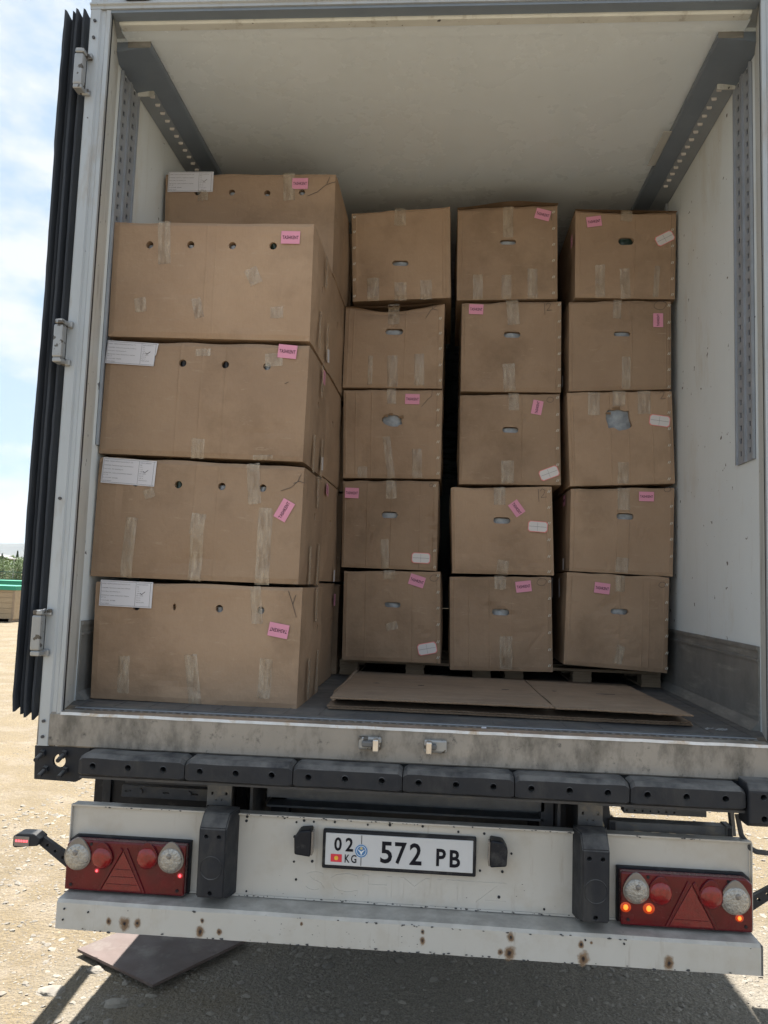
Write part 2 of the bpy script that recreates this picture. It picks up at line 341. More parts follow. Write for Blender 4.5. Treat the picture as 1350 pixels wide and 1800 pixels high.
for _ in range(34000):
    y = rnd.uniform(.2, 4.2) if rnd.random() < .8 else rnd.uniform(4.2, 9); x = rnd.uniform(-2.9, 2.6) if y < 4.2 else rnd.uniform(-4.8, -1.2)
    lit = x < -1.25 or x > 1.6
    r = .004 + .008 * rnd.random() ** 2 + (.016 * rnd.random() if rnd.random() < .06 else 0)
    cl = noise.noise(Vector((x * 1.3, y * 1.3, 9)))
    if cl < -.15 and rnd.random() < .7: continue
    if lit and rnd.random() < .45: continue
    add_stone(x, y, r)
for _ in range(2600):
    y = rnd.uniform(.2, 6); x = rnd.uniform(-3, 2.4)
    add_stone(x, y, rnd.uniform(.011, .022) * (1.5 if rnd.random() < .12 else 1))
me = bpy.data.meshes.new('gravel'); me.from_pydata(V, [], F)
tag(link('gravel', me, M['stone']), 'loose grey gravel and pebbles scattered over the dusty ground', 'gravel', kind='stuff')
V = []; F = []
def rock_obj(x, y, r, fl, label, sx=1.0):
    global V, F
    bm = bmesh.new(); bmesh.ops.create_icosphere(bm, subdivisions=3, radius=1)
    for v in bm.verts:
        n = noise.noise(v.co * 1.3 + Vector((x * 7, y * 5, 0))) * .35 + noise.noise(v.co * 3.5 + Vector((x, 0, y))) * .12
        v.co = Vector((v.co.x * r * sx, v.co.y * r, v.co.z * r * fl)) * (1 + n)
    o = obj('rock', bm, M['stone'], smooth=False, loc=(x, y, gz(x, y))); return tag(o, label, 'rock')
rock_obj(-1.947, 3.29, .075, .5, 'angular pale rock on sunlit ground left of the bumper panel', 1.2)
rock_obj(-1.86, 3.02, .055, .6, 'small dark rock below the angular pale one, left of the bumper panel')
rock_obj(-1.468, .55, .042, .35, 'flat cream coloured rock on sunlit ground at the bottom left corner', 1.4)
rock_obj(-1.166, .50, .036, .45, 'smooth oval rock in shade below the steel plate', 1.4)
rock_obj(.21, .47, .042, .5, 'largest smooth stone in the shade under the middle of the bumper', 1.3)
rock_obj(-1.36, .74, .03, .5, 'small dark stone at sunlit edge left of the steel plate', 1.3)

# steel plate
bm = B(); prism(bm, [(-1.508, .86), (-1.051, .594), (-.77, 1.06), (-1.23, 1.30)], .022, .034, 'z', .001)
for v in bm.verts: v.co.z += .004 * sin(v.co.x * 9)
tag(obj('steel_plate', bm, M['plate_rust']), 'flat rusty brown steel plate lying on the gravel under the bumper', 'steel plate')

# ================================================================== TRAILER
T = empty('semi_trailer', (0, 0, 0))
tag(T, 'white refrigerated semi trailer seen from behind with open doors and cardboard boxes inside', 'trailer')
# --- shell
for s, nm in ((-1, 'l'), (1, 'r')):
    bm = B(); box(bm, *(sorted((s * 1.305, s * 1.325))), .235, 13.4, 1.15, 4.05); obj('side_wall', bm, M['wall'], T)
    # kick plate
    w = obj('kick_plate', box(B(), *(sorted((s * 1.305, s * 1.298))), .245, 13.0, 1.252, 1.56), M['kick'], T)
    obj('kick_rail', box(box(B(), *(sorted((s * 1.298, s * 1.292))), .245, 13.0, 1.505, 1.513), *(sorted((s * 1.298, s * 1.292))), .245, 13.0, 1.545, 1.5595), M['kick'], T)
    # skirting wedge
    pr = [(s * 1.298, 1.2515), (s * 1.298, 1.285), (s * 1.268, 1.2515)]
    obj('skirting', prism(B(), pr, .245, 13.0, 'y'), M['kick'], T)
    # cornice (air duct) with lugs
    pr = [(s * 1.140, 3.939), (s * 1.138, 3.920), (s * 1.145, 3.913), (s * 1.225, 3.905), (s * 1.304, 3.893), (s * 1.304, 3.939)]
    cn = obj('cornice', prism(B(), pr, .165, 9.0, 'y'), M['cornice'], T)
    obj('end_lip', box(B(), *(sorted((s * 1.138, s * 1.235))), .160, .1645, 3.912, 3.939, .002), M['kick'], cn)
    obj('cornice_flange', prism(B(), [(s * 1.226, 3.9038), (s * 1.303, 3.8915), (s * 1.303, 3.8885), (s * 1.226, 3.9008)], .44, 8.9, 'y'), M['track_dull'], cn)
    obj('flange_end', box(B(), *(sorted((s * 1.226, s * 1.300))), .428, .4385, 3.880, 3.904, .002), M['liner'], cn)
    n = 14 if s > 0 else 13
    for k in range(n):
        y = .45 + .062 * k
        bm = B(); prism(bm, [(s * 1.228, y), (s * 1.252, y), (s * 1.250, y + .008), (s * 1.233, y + .010)], 3.886, 3.8975, 'z', .0015)
        obj('lug', bm, M['sticker_white'], cn)
    # lashing tracks: perforated strips (real slots)
    for (ya, yb, zt) in ((.262, .345, 3.885), (.353, .44, 3.885)) + (((1.44, 1.60, 3.89),) if s > 0 else ()):
        zb = 2.27; bm = B(); xi = sorted((s * 1.298, s * 1.303)); ym = (ya + yb) / 2; hw = (yb - ya) * .11
        box(bm, *xi, ya, ym - hw, zb, zt); box(bm, *xi, ym + hw, yb, zb, zt)
        z = zb
        while z < zt - .02:
            box(bm, *xi, ym - hw, ym + hw, z, min(z + .030, zt)); z += .052
        for yy in (ya, yb - .006): box(bm, *(sorted((s * 1.291, s * 1.298))), yy, yy + .006, zb, zt)
        tr = obj('lashing_track', bm, M['track'], T)
        obj('track_recess', box(B(), *(sorted((s * 1.3035, s * 1.3045))), ya, yb, zb, zt), M['dark'], tr)
    # liner of the rear frame
    pr = [(s * 1.238, .018), (s * 1.304, .236), (s * 1.324, .236), (s * 1.312, .018)]
    obj('frame_liner', prism(B(), pr, 1.2515, 3.948, 'z'), M['liner'], T)
    pr = [(s * 1.236, .012), (s * 1.242, .034), (s * 1.252, .034), (s * 1.252, .012)]
    obj('opening_seal', prism(B(), [(a, b) for a, b in pr], 1.2515, 3.946, 'z'), M['plate_b'], T)
    # post
    pr = [(s * 1.236, .010), (s * 1.236, -.002), (s * 1.252, -.004), (s * 1.258, .001), (s * 1.272, .001), (s * 1.278, -.006), (s * 1.313, -.006), (s * 1.316, .0), (s * 1.324, .05), (s * 1.324, .2365), (s * 1.3245, .2365), (s * 1.326, .05), (s * 1.318, -.010), (s * 1.3, -.012), (s * 1.276, -.010)]
    pr = [(s * 1.236, .0105), (s * 1.236, -.002), (s * 1.250, -.005), (s * 1.256, .0), (s * 1.270, .0), (s * 1.276, -.008), (s * 1.310, -.008), (s * 1.317, -.002), (s * 1.317, .0105)]
    po = obj('corner_post', prism(B(), pr, 1.128, 3.949, 'z'), M['post'], T)
    for z in (1.215, 1.16, 2.02, 3.83, 3.90):
        obj('bolt', cyl(B(), (s * 1.294, -.014, z), (s * 1.294, -.007, z), .006, n=8), M['steel_dark'], po)
    # hinges
    for z in (1.53, 2.60, 3.67, 2.06) if s > 0 else (1.53, 2.603, 3.672):
        h = obj('hinge', box(B(), *(sorted((s * 1.306, s * 1.343))), -.058, -.022, z - .064, z + .064, .008, 2), M['hinge'], T)
        for e in (-1, 1):
            bm = box(B(), *(sorted((s * 1.304, s * 1.338))), -.060, -.012, z + e * .073 - .0085, z + e * .073 + .0085, .003)
            box(bm, *(sorted((s * 1.290, s * 1.322))), -.024, -.008, z + e * .073 - .012, z + e * .073 + .012, .003)
            obj('hinge_lug', bm, M['hinge'], h)
    # folded door along the side, opened 270 degrees
    d = obj('door', prism(B(), [(s * 1.362, .06), (s * 1.43, .06), (s * 1.492, 1.30), (s * 1.424, 1.30)], 1.262, 3.93, 'z', .003), M['post'], T)
    for k in range(4):
        x0 = 1.338 + k * .0235 + (0, .004, -.002, .0)[k]; bm = B(); zz = 1.226 + .009 * k; n = 60; rows = []
        zt = 3.95 - .004 * k
        zs_ = [zz + (zt - zz) * i / n for i in range(n + 1)]
        for i, z in enumerate(zs_):
            wv = .0034 * noise.noise(Vector((k * 3.1, z * 1.6, s))) + .0016 * noise.noise(Vector((k, z * 9, 2)))
            tr = .003 * noise.noise(Vector((k * 5, z * 14, 7))) + (.006, .0, .010, .002)[k]
            if k == 3 and z > 3.39: tr -= .006
            if i == 0: wv -= .004
            prf = [(x0, .058), (x0 + .002, .030 + wv), (x0 + .0075, .004 + tr), (x0 + .0125, -.004 + tr), (x0 + .0165, .004 + tr), (x0 + .021, .034), (x0 + .0215, .058)]
            rows.append([bm.verts.new((s * (px + wv), py, z + (.014 * (1 if px - x0 > .005 and px - x0 < .018 else 0)) * (1 if i == n else (-.9 if i == 0 else 0)))) for px, py in prf])
        for a, b in zip(rows, rows[1:]):
            for i in range(6): bm.faces.new([a[i], a[i + 1], b[i + 1], b[i]])
        bm.faces.new(rows[0]); bm.faces.new(rows[-1][::-1])
        obj('door_gasket', bm, M['gasket'], d, smooth=False)

obj('ceiling_panel', box(B(), -1.3045, 1.3045, .16, 13.4, 3.94, 4.05), M['ceil'], T)
obj('roof_skin', box(B(), -1.325, 1.325, .0, 13.4, 4.0525, 4.065), M['white'], T)
obj('front_bulkhead', box(B(), -1.3045, 1.3045, 13.38, 13.4, 1.2515, 3.9395), M['wall'], T)
fl = obj('floor', box(B(), -1.3045, 1.3045, .135, 13.38, 1.13, 1.25), M['floor'], T)
bm = B()
for i in range(20):   # long shallow ribs of the floor
    x = -1.24 + i * .13; box(bm, x, x + .004, .15, 13.2, 1.2503, 1.2518)
tag(obj('floor_rib', bm, M['floor'], fl), kind='stuff')
# header
hd = obj('header', prism(B(), [(-.008, 3.951), (-.008, 3.962), (-.016, 3.966), (-.016, 3.972), (-.004, 3.980), (-.004, 4.0515), (.158, 4.0515), (.158, 3.951)], -1.317, 1.317, 'x'), M['post'], T)
obj('header_groove', box(B(), -1.236, 1.236, .0, .048, 3.9395, 3.9505), M['cornice'], hd)
obj('header_trim', prism(B(), [(.049, 3.934), (.055, 3.929), (.090, 3.929), (.096, 3.935), (.096, 3.9505), (.049, 3.9505)], -1.224, 1.224, 'x'), M['liner'], hd)
obj('header_panel', box(B(), -1.236, 1.236, .0965, .1595, 3.9365, 3.9505), M['ceil'], hd)
for s in (-1, 1):
    ml = obj('marker_lamp', box(B(), s * 1.13 - .05, s * 1.13 + .05, -.028, -.0045, 3.981, 4.02, .008, 2), M['plate_b'], T)
    obj('lens', box(B(), s * 1.13 - .036, s * 1.13 + .036, -.034, -.0285, 3.986, 4.014, .004, 2), M['red_bright'], ml)

# --- sill and threshold
sl_ = obj('rear_sill', prism(B(), [(.0, 1.1265), (-.006, 1.132), (-.006, 1.240), (-.001, 1.2475), (.0205, 1.2475), (.0205, 1.1265)], -1.317, 1.317, 'x'), M['sill'], T)
bm = B(); n = 70
for i in range(n):
    x0 = -1.235 + 2.47 * i / n; x1 = -1.235 + 2.47 * (i + 1) / n
    a = .0015 * noise.noise(Vector((i * .37, 0, 0))); b = .0015 * noise.noise(Vector(((i + 1) * .37, 0, 0)))
    A = [bm.verts.new(p) for p in ((x0, -.0085 + a, 1.239 + a), (x0, -.0065 + a, 1.249 + a), (x0, .028, 1.2535), (x0, .028, 1.2482), (x0, -.002, 1.2482))]
    C = [bm.verts.new(p) for p in ((x1, -.0085 + b, 1.239 + b), (x1, -.0065 + b, 1.249 + b), (x1, .028, 1.2535), (x1, .028, 1.2482), (x1, -.002, 1.2482))]
    for k in range(5): bm.faces.new([A[k], A[(k + 1) % 5], C[(k + 1) % 5], C[k]])
bmesh.ops.remove_doubles(bm, verts=bm.verts, dist=.0001)
obj('sill_edge', bm, M['bright'], sl_)
th = obj('threshold_strip', box(B(), -1.2365, 1.2365, .0285, .1345, 1.13, 1.2465), M['steel_dark'], T)
obj('drain_channel', box(B(), -1.2365, 1.2365, .104, .112, 1.2467, 1.2495), M['track'], th)
bm = B()
for r_ in range(2):
    for i in range(80):
        x = -1.2 + i * .0305 + r_ * .015; y = .052 + r_ * .028
        cyl(bm, (x, y, 1.2466), (x, y, 1.2490), .0075, .005, n=6)
tag(obj('anti_slip_stud', bm, M['kick'], th), kind='stuff')
for x, s in ((-.1145, 1), (.1125, -1)):
    k = obj('lock_keeper', box(B(), x - .040, x + .040, -.022, -.0065, 1.172, 1.216, .007, 2), M['hinge'], T)
    obj('keeper_bar', box(B(), x - .027, x + .006 * s + .010, -.040, -.0225, 1.183, 1.205, .006, 2), M['steel_grey'], k)
    obj('keeper_hook', box(B(), x + s * .022 - .010, x + s * .022 + .010, -.052, -.0228, 1.170, 1.214, .005, 2), M['bright'], k)

# --- corner plate with hole and studs (left), mirrored at the right
for s in (-1, 1):
    bm = B(); prism(bm, [(s * 1.328, 1.125), (s * 1.322, 1.007), (s * 1.168, 1.004), (s * 1.150, 1.014), (s * 1.122, 1.056), (s * 1.122, 1.125)], .004, .016, 'y', .002)
    cpz = obj('corner_plate', bm, M['rubber'], T)
    holed_cut(cpz, cyl(B(), (s * 1.233, -.1, 1.075), (s * 1.233, .1, 1.075), .0235, n=24))
    for bx, bz in ((-1.296, 1.100), (-1.281, 1.045), (-1.215, 1.102), (-1.208, 1.045)):
        bx = bx * -s
        bm = B(); cyl(bm, (bx, .004, bz), (bx + .006, -.055, bz - .012), .008, n=10); cyl(bm, (bx, .0035, bz), (bx + .002, -.014, bz - .002), .014, n=6)
        obj('stud', bm, M['rubber'], cpz)

# --- rubber buffers
def buffer_block(x0, x1, holes=(.053, .178, .302)):
    prof = [(.0, 1.048), (-.074, 1.048), (-.092, 1.058), (-.092, 1.112), (-.072, 1.1245), (-.0, 1.1255)]
    bm = B(); n = 26; rows = []
    for i in range(n + 1):
        f = i / n; x = x0 + (x1 - x0) * f; e = min(f, 1 - f) * (x1 - x0); ins = .010 * max(0, 1 - e / .018) ** 2
        rows.append([bm.verts.new((x, py * (1 - ins * 6) + .0015 * noise.noise(Vector((x * 12, py * 30, pz * 30))), pz - (ins if pz > 1.1 else -ins * .3) + .0028 * noise.noise(Vector((x * 9, 2, pz * 9))))) for py, pz in prof])
    for a, b in zip(rows, rows[1:]):
        for i in range(6): bm.faces.new([a[i], a[(i + 1) % 6], b[(i + 1) % 6], b[i]])
    bm.faces.new(rows[0]); bm.faces.new(rows[-1][::-1])
    o = obj('rubber_buffer', bm, M['rubber'], T)
    c = B()
    for h in holes: cyl(c, (x0 + h, -.2, 1.087), (x0 + h, -.045, 1.087), .0105, n=14)
    holed_cut(o, c)
    for h in holes:
        r_ = B(); n = 16
        A = [(cos(2 * pi * i / n), sin(2 * pi * i / n)) for i in range(n)]
        for i in range(n):
            a, b = A[i], A[(i + 1) % n]
            quad(r_, [(x0 + h + a[0] * .0105, -.0935, 1.087 + a[1] * .0105), (x0 + h + a[0] * .0135, -.0915, 1.087 + a[1] * .0135), (x0 + h + b[0] * .0135, -.0915, 1.087 + b[1] * .0135), (x0 + h + b[0] * .0105, -.0935, 1.087 + b[1] * .0105)])
        obj('hole_rim', r_, M['rubber'], o)
    return o
for x0, x1 in ((-1.118, -.744), (-.741, -.369), (-.366, .004), (.007, .378), (.381, .754), (.758, 1.125)):
    buffer_block(x0, x1)
obj('rear_crossmember', box(B(), -1.15, 1.15, .0215, .095, 1.04, 1.1262), M['steel_dark'], T)
obj('buffer_rail', box(B(), -1.12, 1.13, -.070, -.002, 1.0385, 1.0465), M['steel_dark'], T)
# corner buffer on the right
bm = B(); prism(bm, [(-.0, 1.0), (-.075, 1.0), (-.098, 1.012), (-.098, 1.118), (-.075, 1.140), (.0, 1.142)], 1.1315, 1.318, 'x', .006)
cb = obj('corner_buffer', bm, M['rubber'], T)
c = B(); cyl(c, (1.178, -.2, 1.098), (1.178, -.05, 1.098), .010, n=12); cyl(c, (1.180, -.2, 1.030), (1.180, -.05, 1.030), .010, n=12); holed_cut(cb, c)

# --- hangers between sill and bumper panel
for x0, x1 in ((-.715, -.624), (.620, .706)):
    o = obj('bumper_hanger', box(B(), x0, x1, .10, .112, .60, 1.125, .001), M['steel_grey'], T)
    c = B(); xm = (x0 + x1) / 2
    for dx in (-.026, .026): box(c, xm + dx - .004, xm + dx + .004, .0, .2, .960, .970)
    for dx in (-.011, .010): cyl(c, (xm + dx, 0, .942), (xm + dx, .2, .942), .003, n=8)
    holed_cut(o, c)
    obj('hanger_web', box(B(), x0 + .004, x0 + .012, .1125, .40, .72, 1.12), M['steel_dark'], T)

# --- bumper panel, beam
xr = 1.188
pn = obj('bumper_panel', prism(B(), [(.05, .632), (.05, .914), (.052, .917), (.085, .917), (.085, .632)], -1.190, xr, 'x'), M['white'], T)
obj('panel_lip', box(B(), -1.192, xr + .002, .035, .0495, .9125, .919, .001), M['white'], pn)
for s in (-1, 1): obj('panel_end', box(B(), *(sorted((s * 1.1885, s * 1.192))), .036, .0495, .632, .912), M['white'], pn)
obj('panel_seam', box(B(), -1.17, 1.17, .0465, .0495, .633, .6395), M['white'], pn)
bmm = B()
prof = [(-.060, .530), (-.0600, .616), (-.052, .626), (.048, .6305), (.084, .6305), (.084, .622), (-.046, .617), (-.052, .610), (-.052, .530)]
nseg = 90; rows = []
for i in range(nseg + 1):
    x = -1.174 + (1.180 + 1.174) * i / nseg
    d = .0016 * noise.noise(Vector((x * 3, 0, 0))); e = -.0018 * max(0, noise.noise(Vector((x * 40, 5, 0))))
    rows.append([bmm.verts.new((x, py + d, pz + (e if pz < .54 else d * .5))) for py, pz in prof])
for a, b in zip(rows, rows[1:]):
    for i in range(9): bmm.faces.new([a[i], a[(i + 1) % 9], b[(i + 1) % 9], b[i]])
bmm.faces.new(rows[0]); bmm.faces.new(rows[-1][::-1])
be = obj('bumper_beam', bmm, M['white'], T)
obj('beam_end_cap', box(B(), 1.1805, 1.186, -.060, .08, .530, .622), M['steel_grey'], be)
def bs(px, py):  # photo-measured marks on the beam front (x,z)
    return px, py
ru = [(-.93, .562, .026, .034), (-.885, .566, .018, .022), (-.985, .566, .013, .02), (-.665, .553, .022, .028), (-.66, .588, .010, .012), (-.60, .556, .014, .016),
      (.087, .599, .010, .014), (.087, .570, .012, .022), (.375, .551, .030, .034), (.378, .600, .018, .024), (.345, .552, .014, .018), (.615, .548, .026, .034), (.607, .592, .013, .018), (.888, .553, .022, .032), (.64, .60, .008, .008), (-.32, .60, .007, .010)]
for x, z, w, h in ru:
    bm = B(); w *= .85; h *= .85; quad(bm, [(x - w, -.0625, z - h), (x + w, -.0625, z - h), (x + w, -.0625, z + h), (x - w, -.0625, z + h)])
    obj('rust_stain', bm, M['rust'], be)
for x, z in ((-.93, .562), (-.885, .567), (-.665, .553), (-.66, .589), (.087, .6), (.375, .551), (.378, .602), (.615, .548), (.607, .594), (.888, .553), (-1.06, .592), (-1.145, .598), (-1.148, .562), (.62, .607), (.745, .603)):
    obj('bolt_hole', cyl(B(), (x, -.0645, z), (x, -.0602, z), .0032, n=8), M['dark'], be)
rnd = random.Random(11)
bm = B()
def chip(bm, x, y, z, r, nrm='y', n=7):
    ps = []
    for i in range(n):
        a = 2 * pi * i / n; k = r * rnd.uniform(.5, 1.2)
        ps.append((x + k * cos(a) * 1.5, y, z + k * sin(a) * .8) if nrm == 'y' else (x + k * cos(a) * 1.6, y + k * sin(a) * .7, z))
    quad(bm, ps)
for _ in range(90):
    x = rnd.uniform(-1.1, 1.15) if rnd.random() < .5 else rnd.gauss(-.1, .25); chip(bm, x, -.0623, rnd.choice((.617, .534, .533)) + rnd.uniform(-.004, .003), rnd.uniform(.0012, .005))
for _ in range(30): chip(bm, rnd.uniform(-.5, .1), -.0623, rnd.uniform(.55, .60), rnd.uniform(.0008, .002))
tag(obj('paint_chip', bm, M['steel_dark'], be), kind='stuff')
bm = B()
for _ in range(70): chip(bm, rnd.gauss(0, .45), .0462, .6365 + rnd.uniform(-.003, .003), rnd.uniform(.001, .004))
for _ in range(60): chip(bm, rnd.uniform(-1.1, 1.1), .0340, .9155 + rnd.uniform(-.003, .002), rnd.uniform(.001, .0035))
for _ in range(26): chip(bm, rnd.uniform(-.5, .55), .0493, rnd.uniform(.645, .73), rnd.uniform(.0006, .002))
tag(obj('paint_chip', bm, M['steel_dark'], pn), kind='stuff')
for x, z in ((-.415, .908), (-.372, .895), (-.345, .902), (-.310, .9), (-.235, .903), (-.118, .900), (-.04, .9035), (.075, .905), (.20, .893), (.29, .892), (-.376, .845), (-.375, .76), (-.365, .70), (-.31, .765), (.278, .767), (.355, .768), (.345, .683), (-.54, .65), (.50, .652), (.385, .83), (-.552, .89), (-.55, .905)):
    obj('rivet_hole', cyl(B(), (x, .0472, z), (x, .0497, z), rnd.uniform(.0035, .0055), n=8), M['dark'], pn)
# embossed lettering
tm = text_mesh('SCHMITZ', .10, .0, .0010, 1.0, (.70, .070))
link('embossed_lettering', tm, M['white'], pn, (.02, .0492, .695))

# --- black vertical buffers on the panel
for s, (x0, x1, fx) in ((-1, (-.672, -.590, -.548)), (1, (.607, .695, .560))):
    # front face at y=-.075, tapered flank towards the centre side
    a, b = (x0 - .012, x1) if s < 0 else (x0, x1)
    bm = B(); rows = []
    for z, yf in ((.642, .0), (.668, -.072), (.895, -.072), (.934, -.03), (.938, .02)):
        wb = .014
        rows.append([bm.verts.new(p) for p in ((a - wb, .0495, z), (a, yf, z), (b, yf, z), (b + wb, .0495, z))])
    for r0, r1 in zip(rows, rows[1:]):
        for i in range(4): bm.faces.new([r0[i], r0[(i + 1) % 4], r1[(i + 1) % 4], r1[i]])
    bm.faces.new(rows[0]); bm.faces.new(rows[-1][::-1])
    bmesh.ops.bevel(bm, geom=list(bm.edges), offset=.004, segments=2, affect='EDGES')
    o = obj('guide_buffer', bm, M['rubber'], T)
    xm = (a + b) / 2; c = B()
    for dx, z in ((-.022, .867), (.022, .867), (0, .682)): cyl(c, (xm + dx, -.2, z), (xm + dx, -.05, z), .008, n=12)
    holed_cut(o, c)
    r_ = B(); n = 32
    for i in range(n):
        p, q = [(cos(t), sin(t)) for t in (2 * pi * i / n, 2 * pi * (i + 1) / n)]
        for (ra, ya), (rb, yb) in (((.036, -.0722), (.0375, -.0745)), ((.0375, -.0745), (.039, -.0722))):
            quad(r_, [(xm + p[0] * ra, ya, .765 + p[1] * ra), (xm + p[0] * rb, yb, .765 + p[1] * rb), (xm + q[0] * rb, yb, .765 + q[1] * rb), (xm + q[0] * ra, ya, .765 + q[1] * ra)])
    obj('round_mark', r_, M['rubber'], o)

# --- number plate lamps
for s in (-1, 1):
    x = s * .335
    bm = B(); pr = [(s * .309, .798), (s * .365, .804), (s * .368, .86), (s * .352, .884), (s * .309, .889)]
    prism(bm, pr, -.012, .0495, 'y', .006); lp = obj('plate_lamp', bm, M['plate_b'], T)
    obj('lens', box(B(), *(sorted((s * .3025, s * .3085))), -.008, .03, .803, .882, .002), M['clear_hood'], lp)

# --- number plate
pf = B(); box(pf, -.273, .263, .030, .0495, .750, .882, .005, 2); pf = obj('plate_frame', pf, M['plate_b'], T)
np_ = obj('number_plate', box(B(), -.262, .252, .0262, .0305, .764, .872, .0015), M['plate_w'], T)
yt = .0255
def pt(s, x, z, w, h, bold=.004, mat='ink'):
    link('character', text_mesh(s, .1, bold, .0006, 1.0, (w, h)), M[mat], np_, (x, yt, z))
for ch, x, w in (('0', -.218, .026), ('2', -.178, .027)): pt(ch, x, .836, w, .046, .0022)
for ch, x, w in (('5', -.048, .041), ('7', .002, .041), ('2', .054, .042)): pt(ch, x, .817, w, .073, .0019)
for ch, x, w in (('P', .142, .033), ('B', .190, .036)): pt(ch, x, .811 if ch == 'P' else .809, w, .058, .0024)
for ch, x, w in (('K', -.184, .017), ('G', -.161, .019)): pt(ch, x, .789, w, .027, .0012)
fg = obj('flag', box(B(), -.242, -.203, .0250, .0262, .776, .802), pm('flag_red', (.70, .04, .07), rough=.5), np_)
obj('flag_sun', cyl(B(), (-.2225, .0246, .789), (-.2225, .0250, .789), .0072, n=16), pm('flag_gold', (.85, .50, .05), rough=.5), np_)
for z0, z1 in ((.768, .794), (.841, .870)): obj('divider', box(B(), -.1365, -.1345, .0252, .0262, z0, z1), M['ink'], np_)
eb = pm('emblem_blue', (.06, .20, .45), rough=.5); ew = pm('emblem_white', (.75, .80, .85), rough=.5); eg = pm('emblem_gold', (.60, .50, .22), rough=.5)
em = obj('emblem', cyl(B(), (-.1355, .0244, .8175), (-.1355, .0250, .8175), .0225, n=28), ew, np_)
bm = B(); n = 28
for r0, r1 in ((.0175, .0218),):
    for i in range(n):
        p, q = [(cos(t), sin(t)) for t in (2 * pi * i / n, 2 * pi * (i + 1) / n)]
        quad(bm, [(-.1355 + p[0] * r0, .0242, .8175 + p[1] * r0), (-.1355 + p[0] * r1, .0242, .8175 + p[1] * r1), (-.1355 + q[0] * r1, .0242, .8175 + q[1] * r1), (-.1355 + q[0] * r0, .0242, .8175 + q[1] * r0)])
cyl(bm, (-.1355, .0241, .8175), (-.1355, .0243, .8175), .0155, n=24)
obj('emblem_ring', bm, eb, np_)
bm = B()
quad(bm, [(-.1355 - .0135, .0239, .823), (-.1355 - .004, .0239, .812), (-.1355, .0239, .803), (-.1355 + .004, .0239, .812), (-.1355 + .0135, .0239, .823), (-.1355 + .003, .0239, .818), (-.1355, .0239, .8155), (-.1355 - .003, .0239, .818)])
obj('emblem_bird', bm, ew, np_)
bm = B(); cyl(bm, (-.1355, .0238, .8265), (-.1355, .0240, .8265), .0045, n=12)
quad(bm, [(-.1455, .02395, .8235), (-.1255, .02395, .8235), (-.1315, .02395, .8255), (-.1395, .02395, .8255)])
obj('emblem_sun', bm, eg, np_)

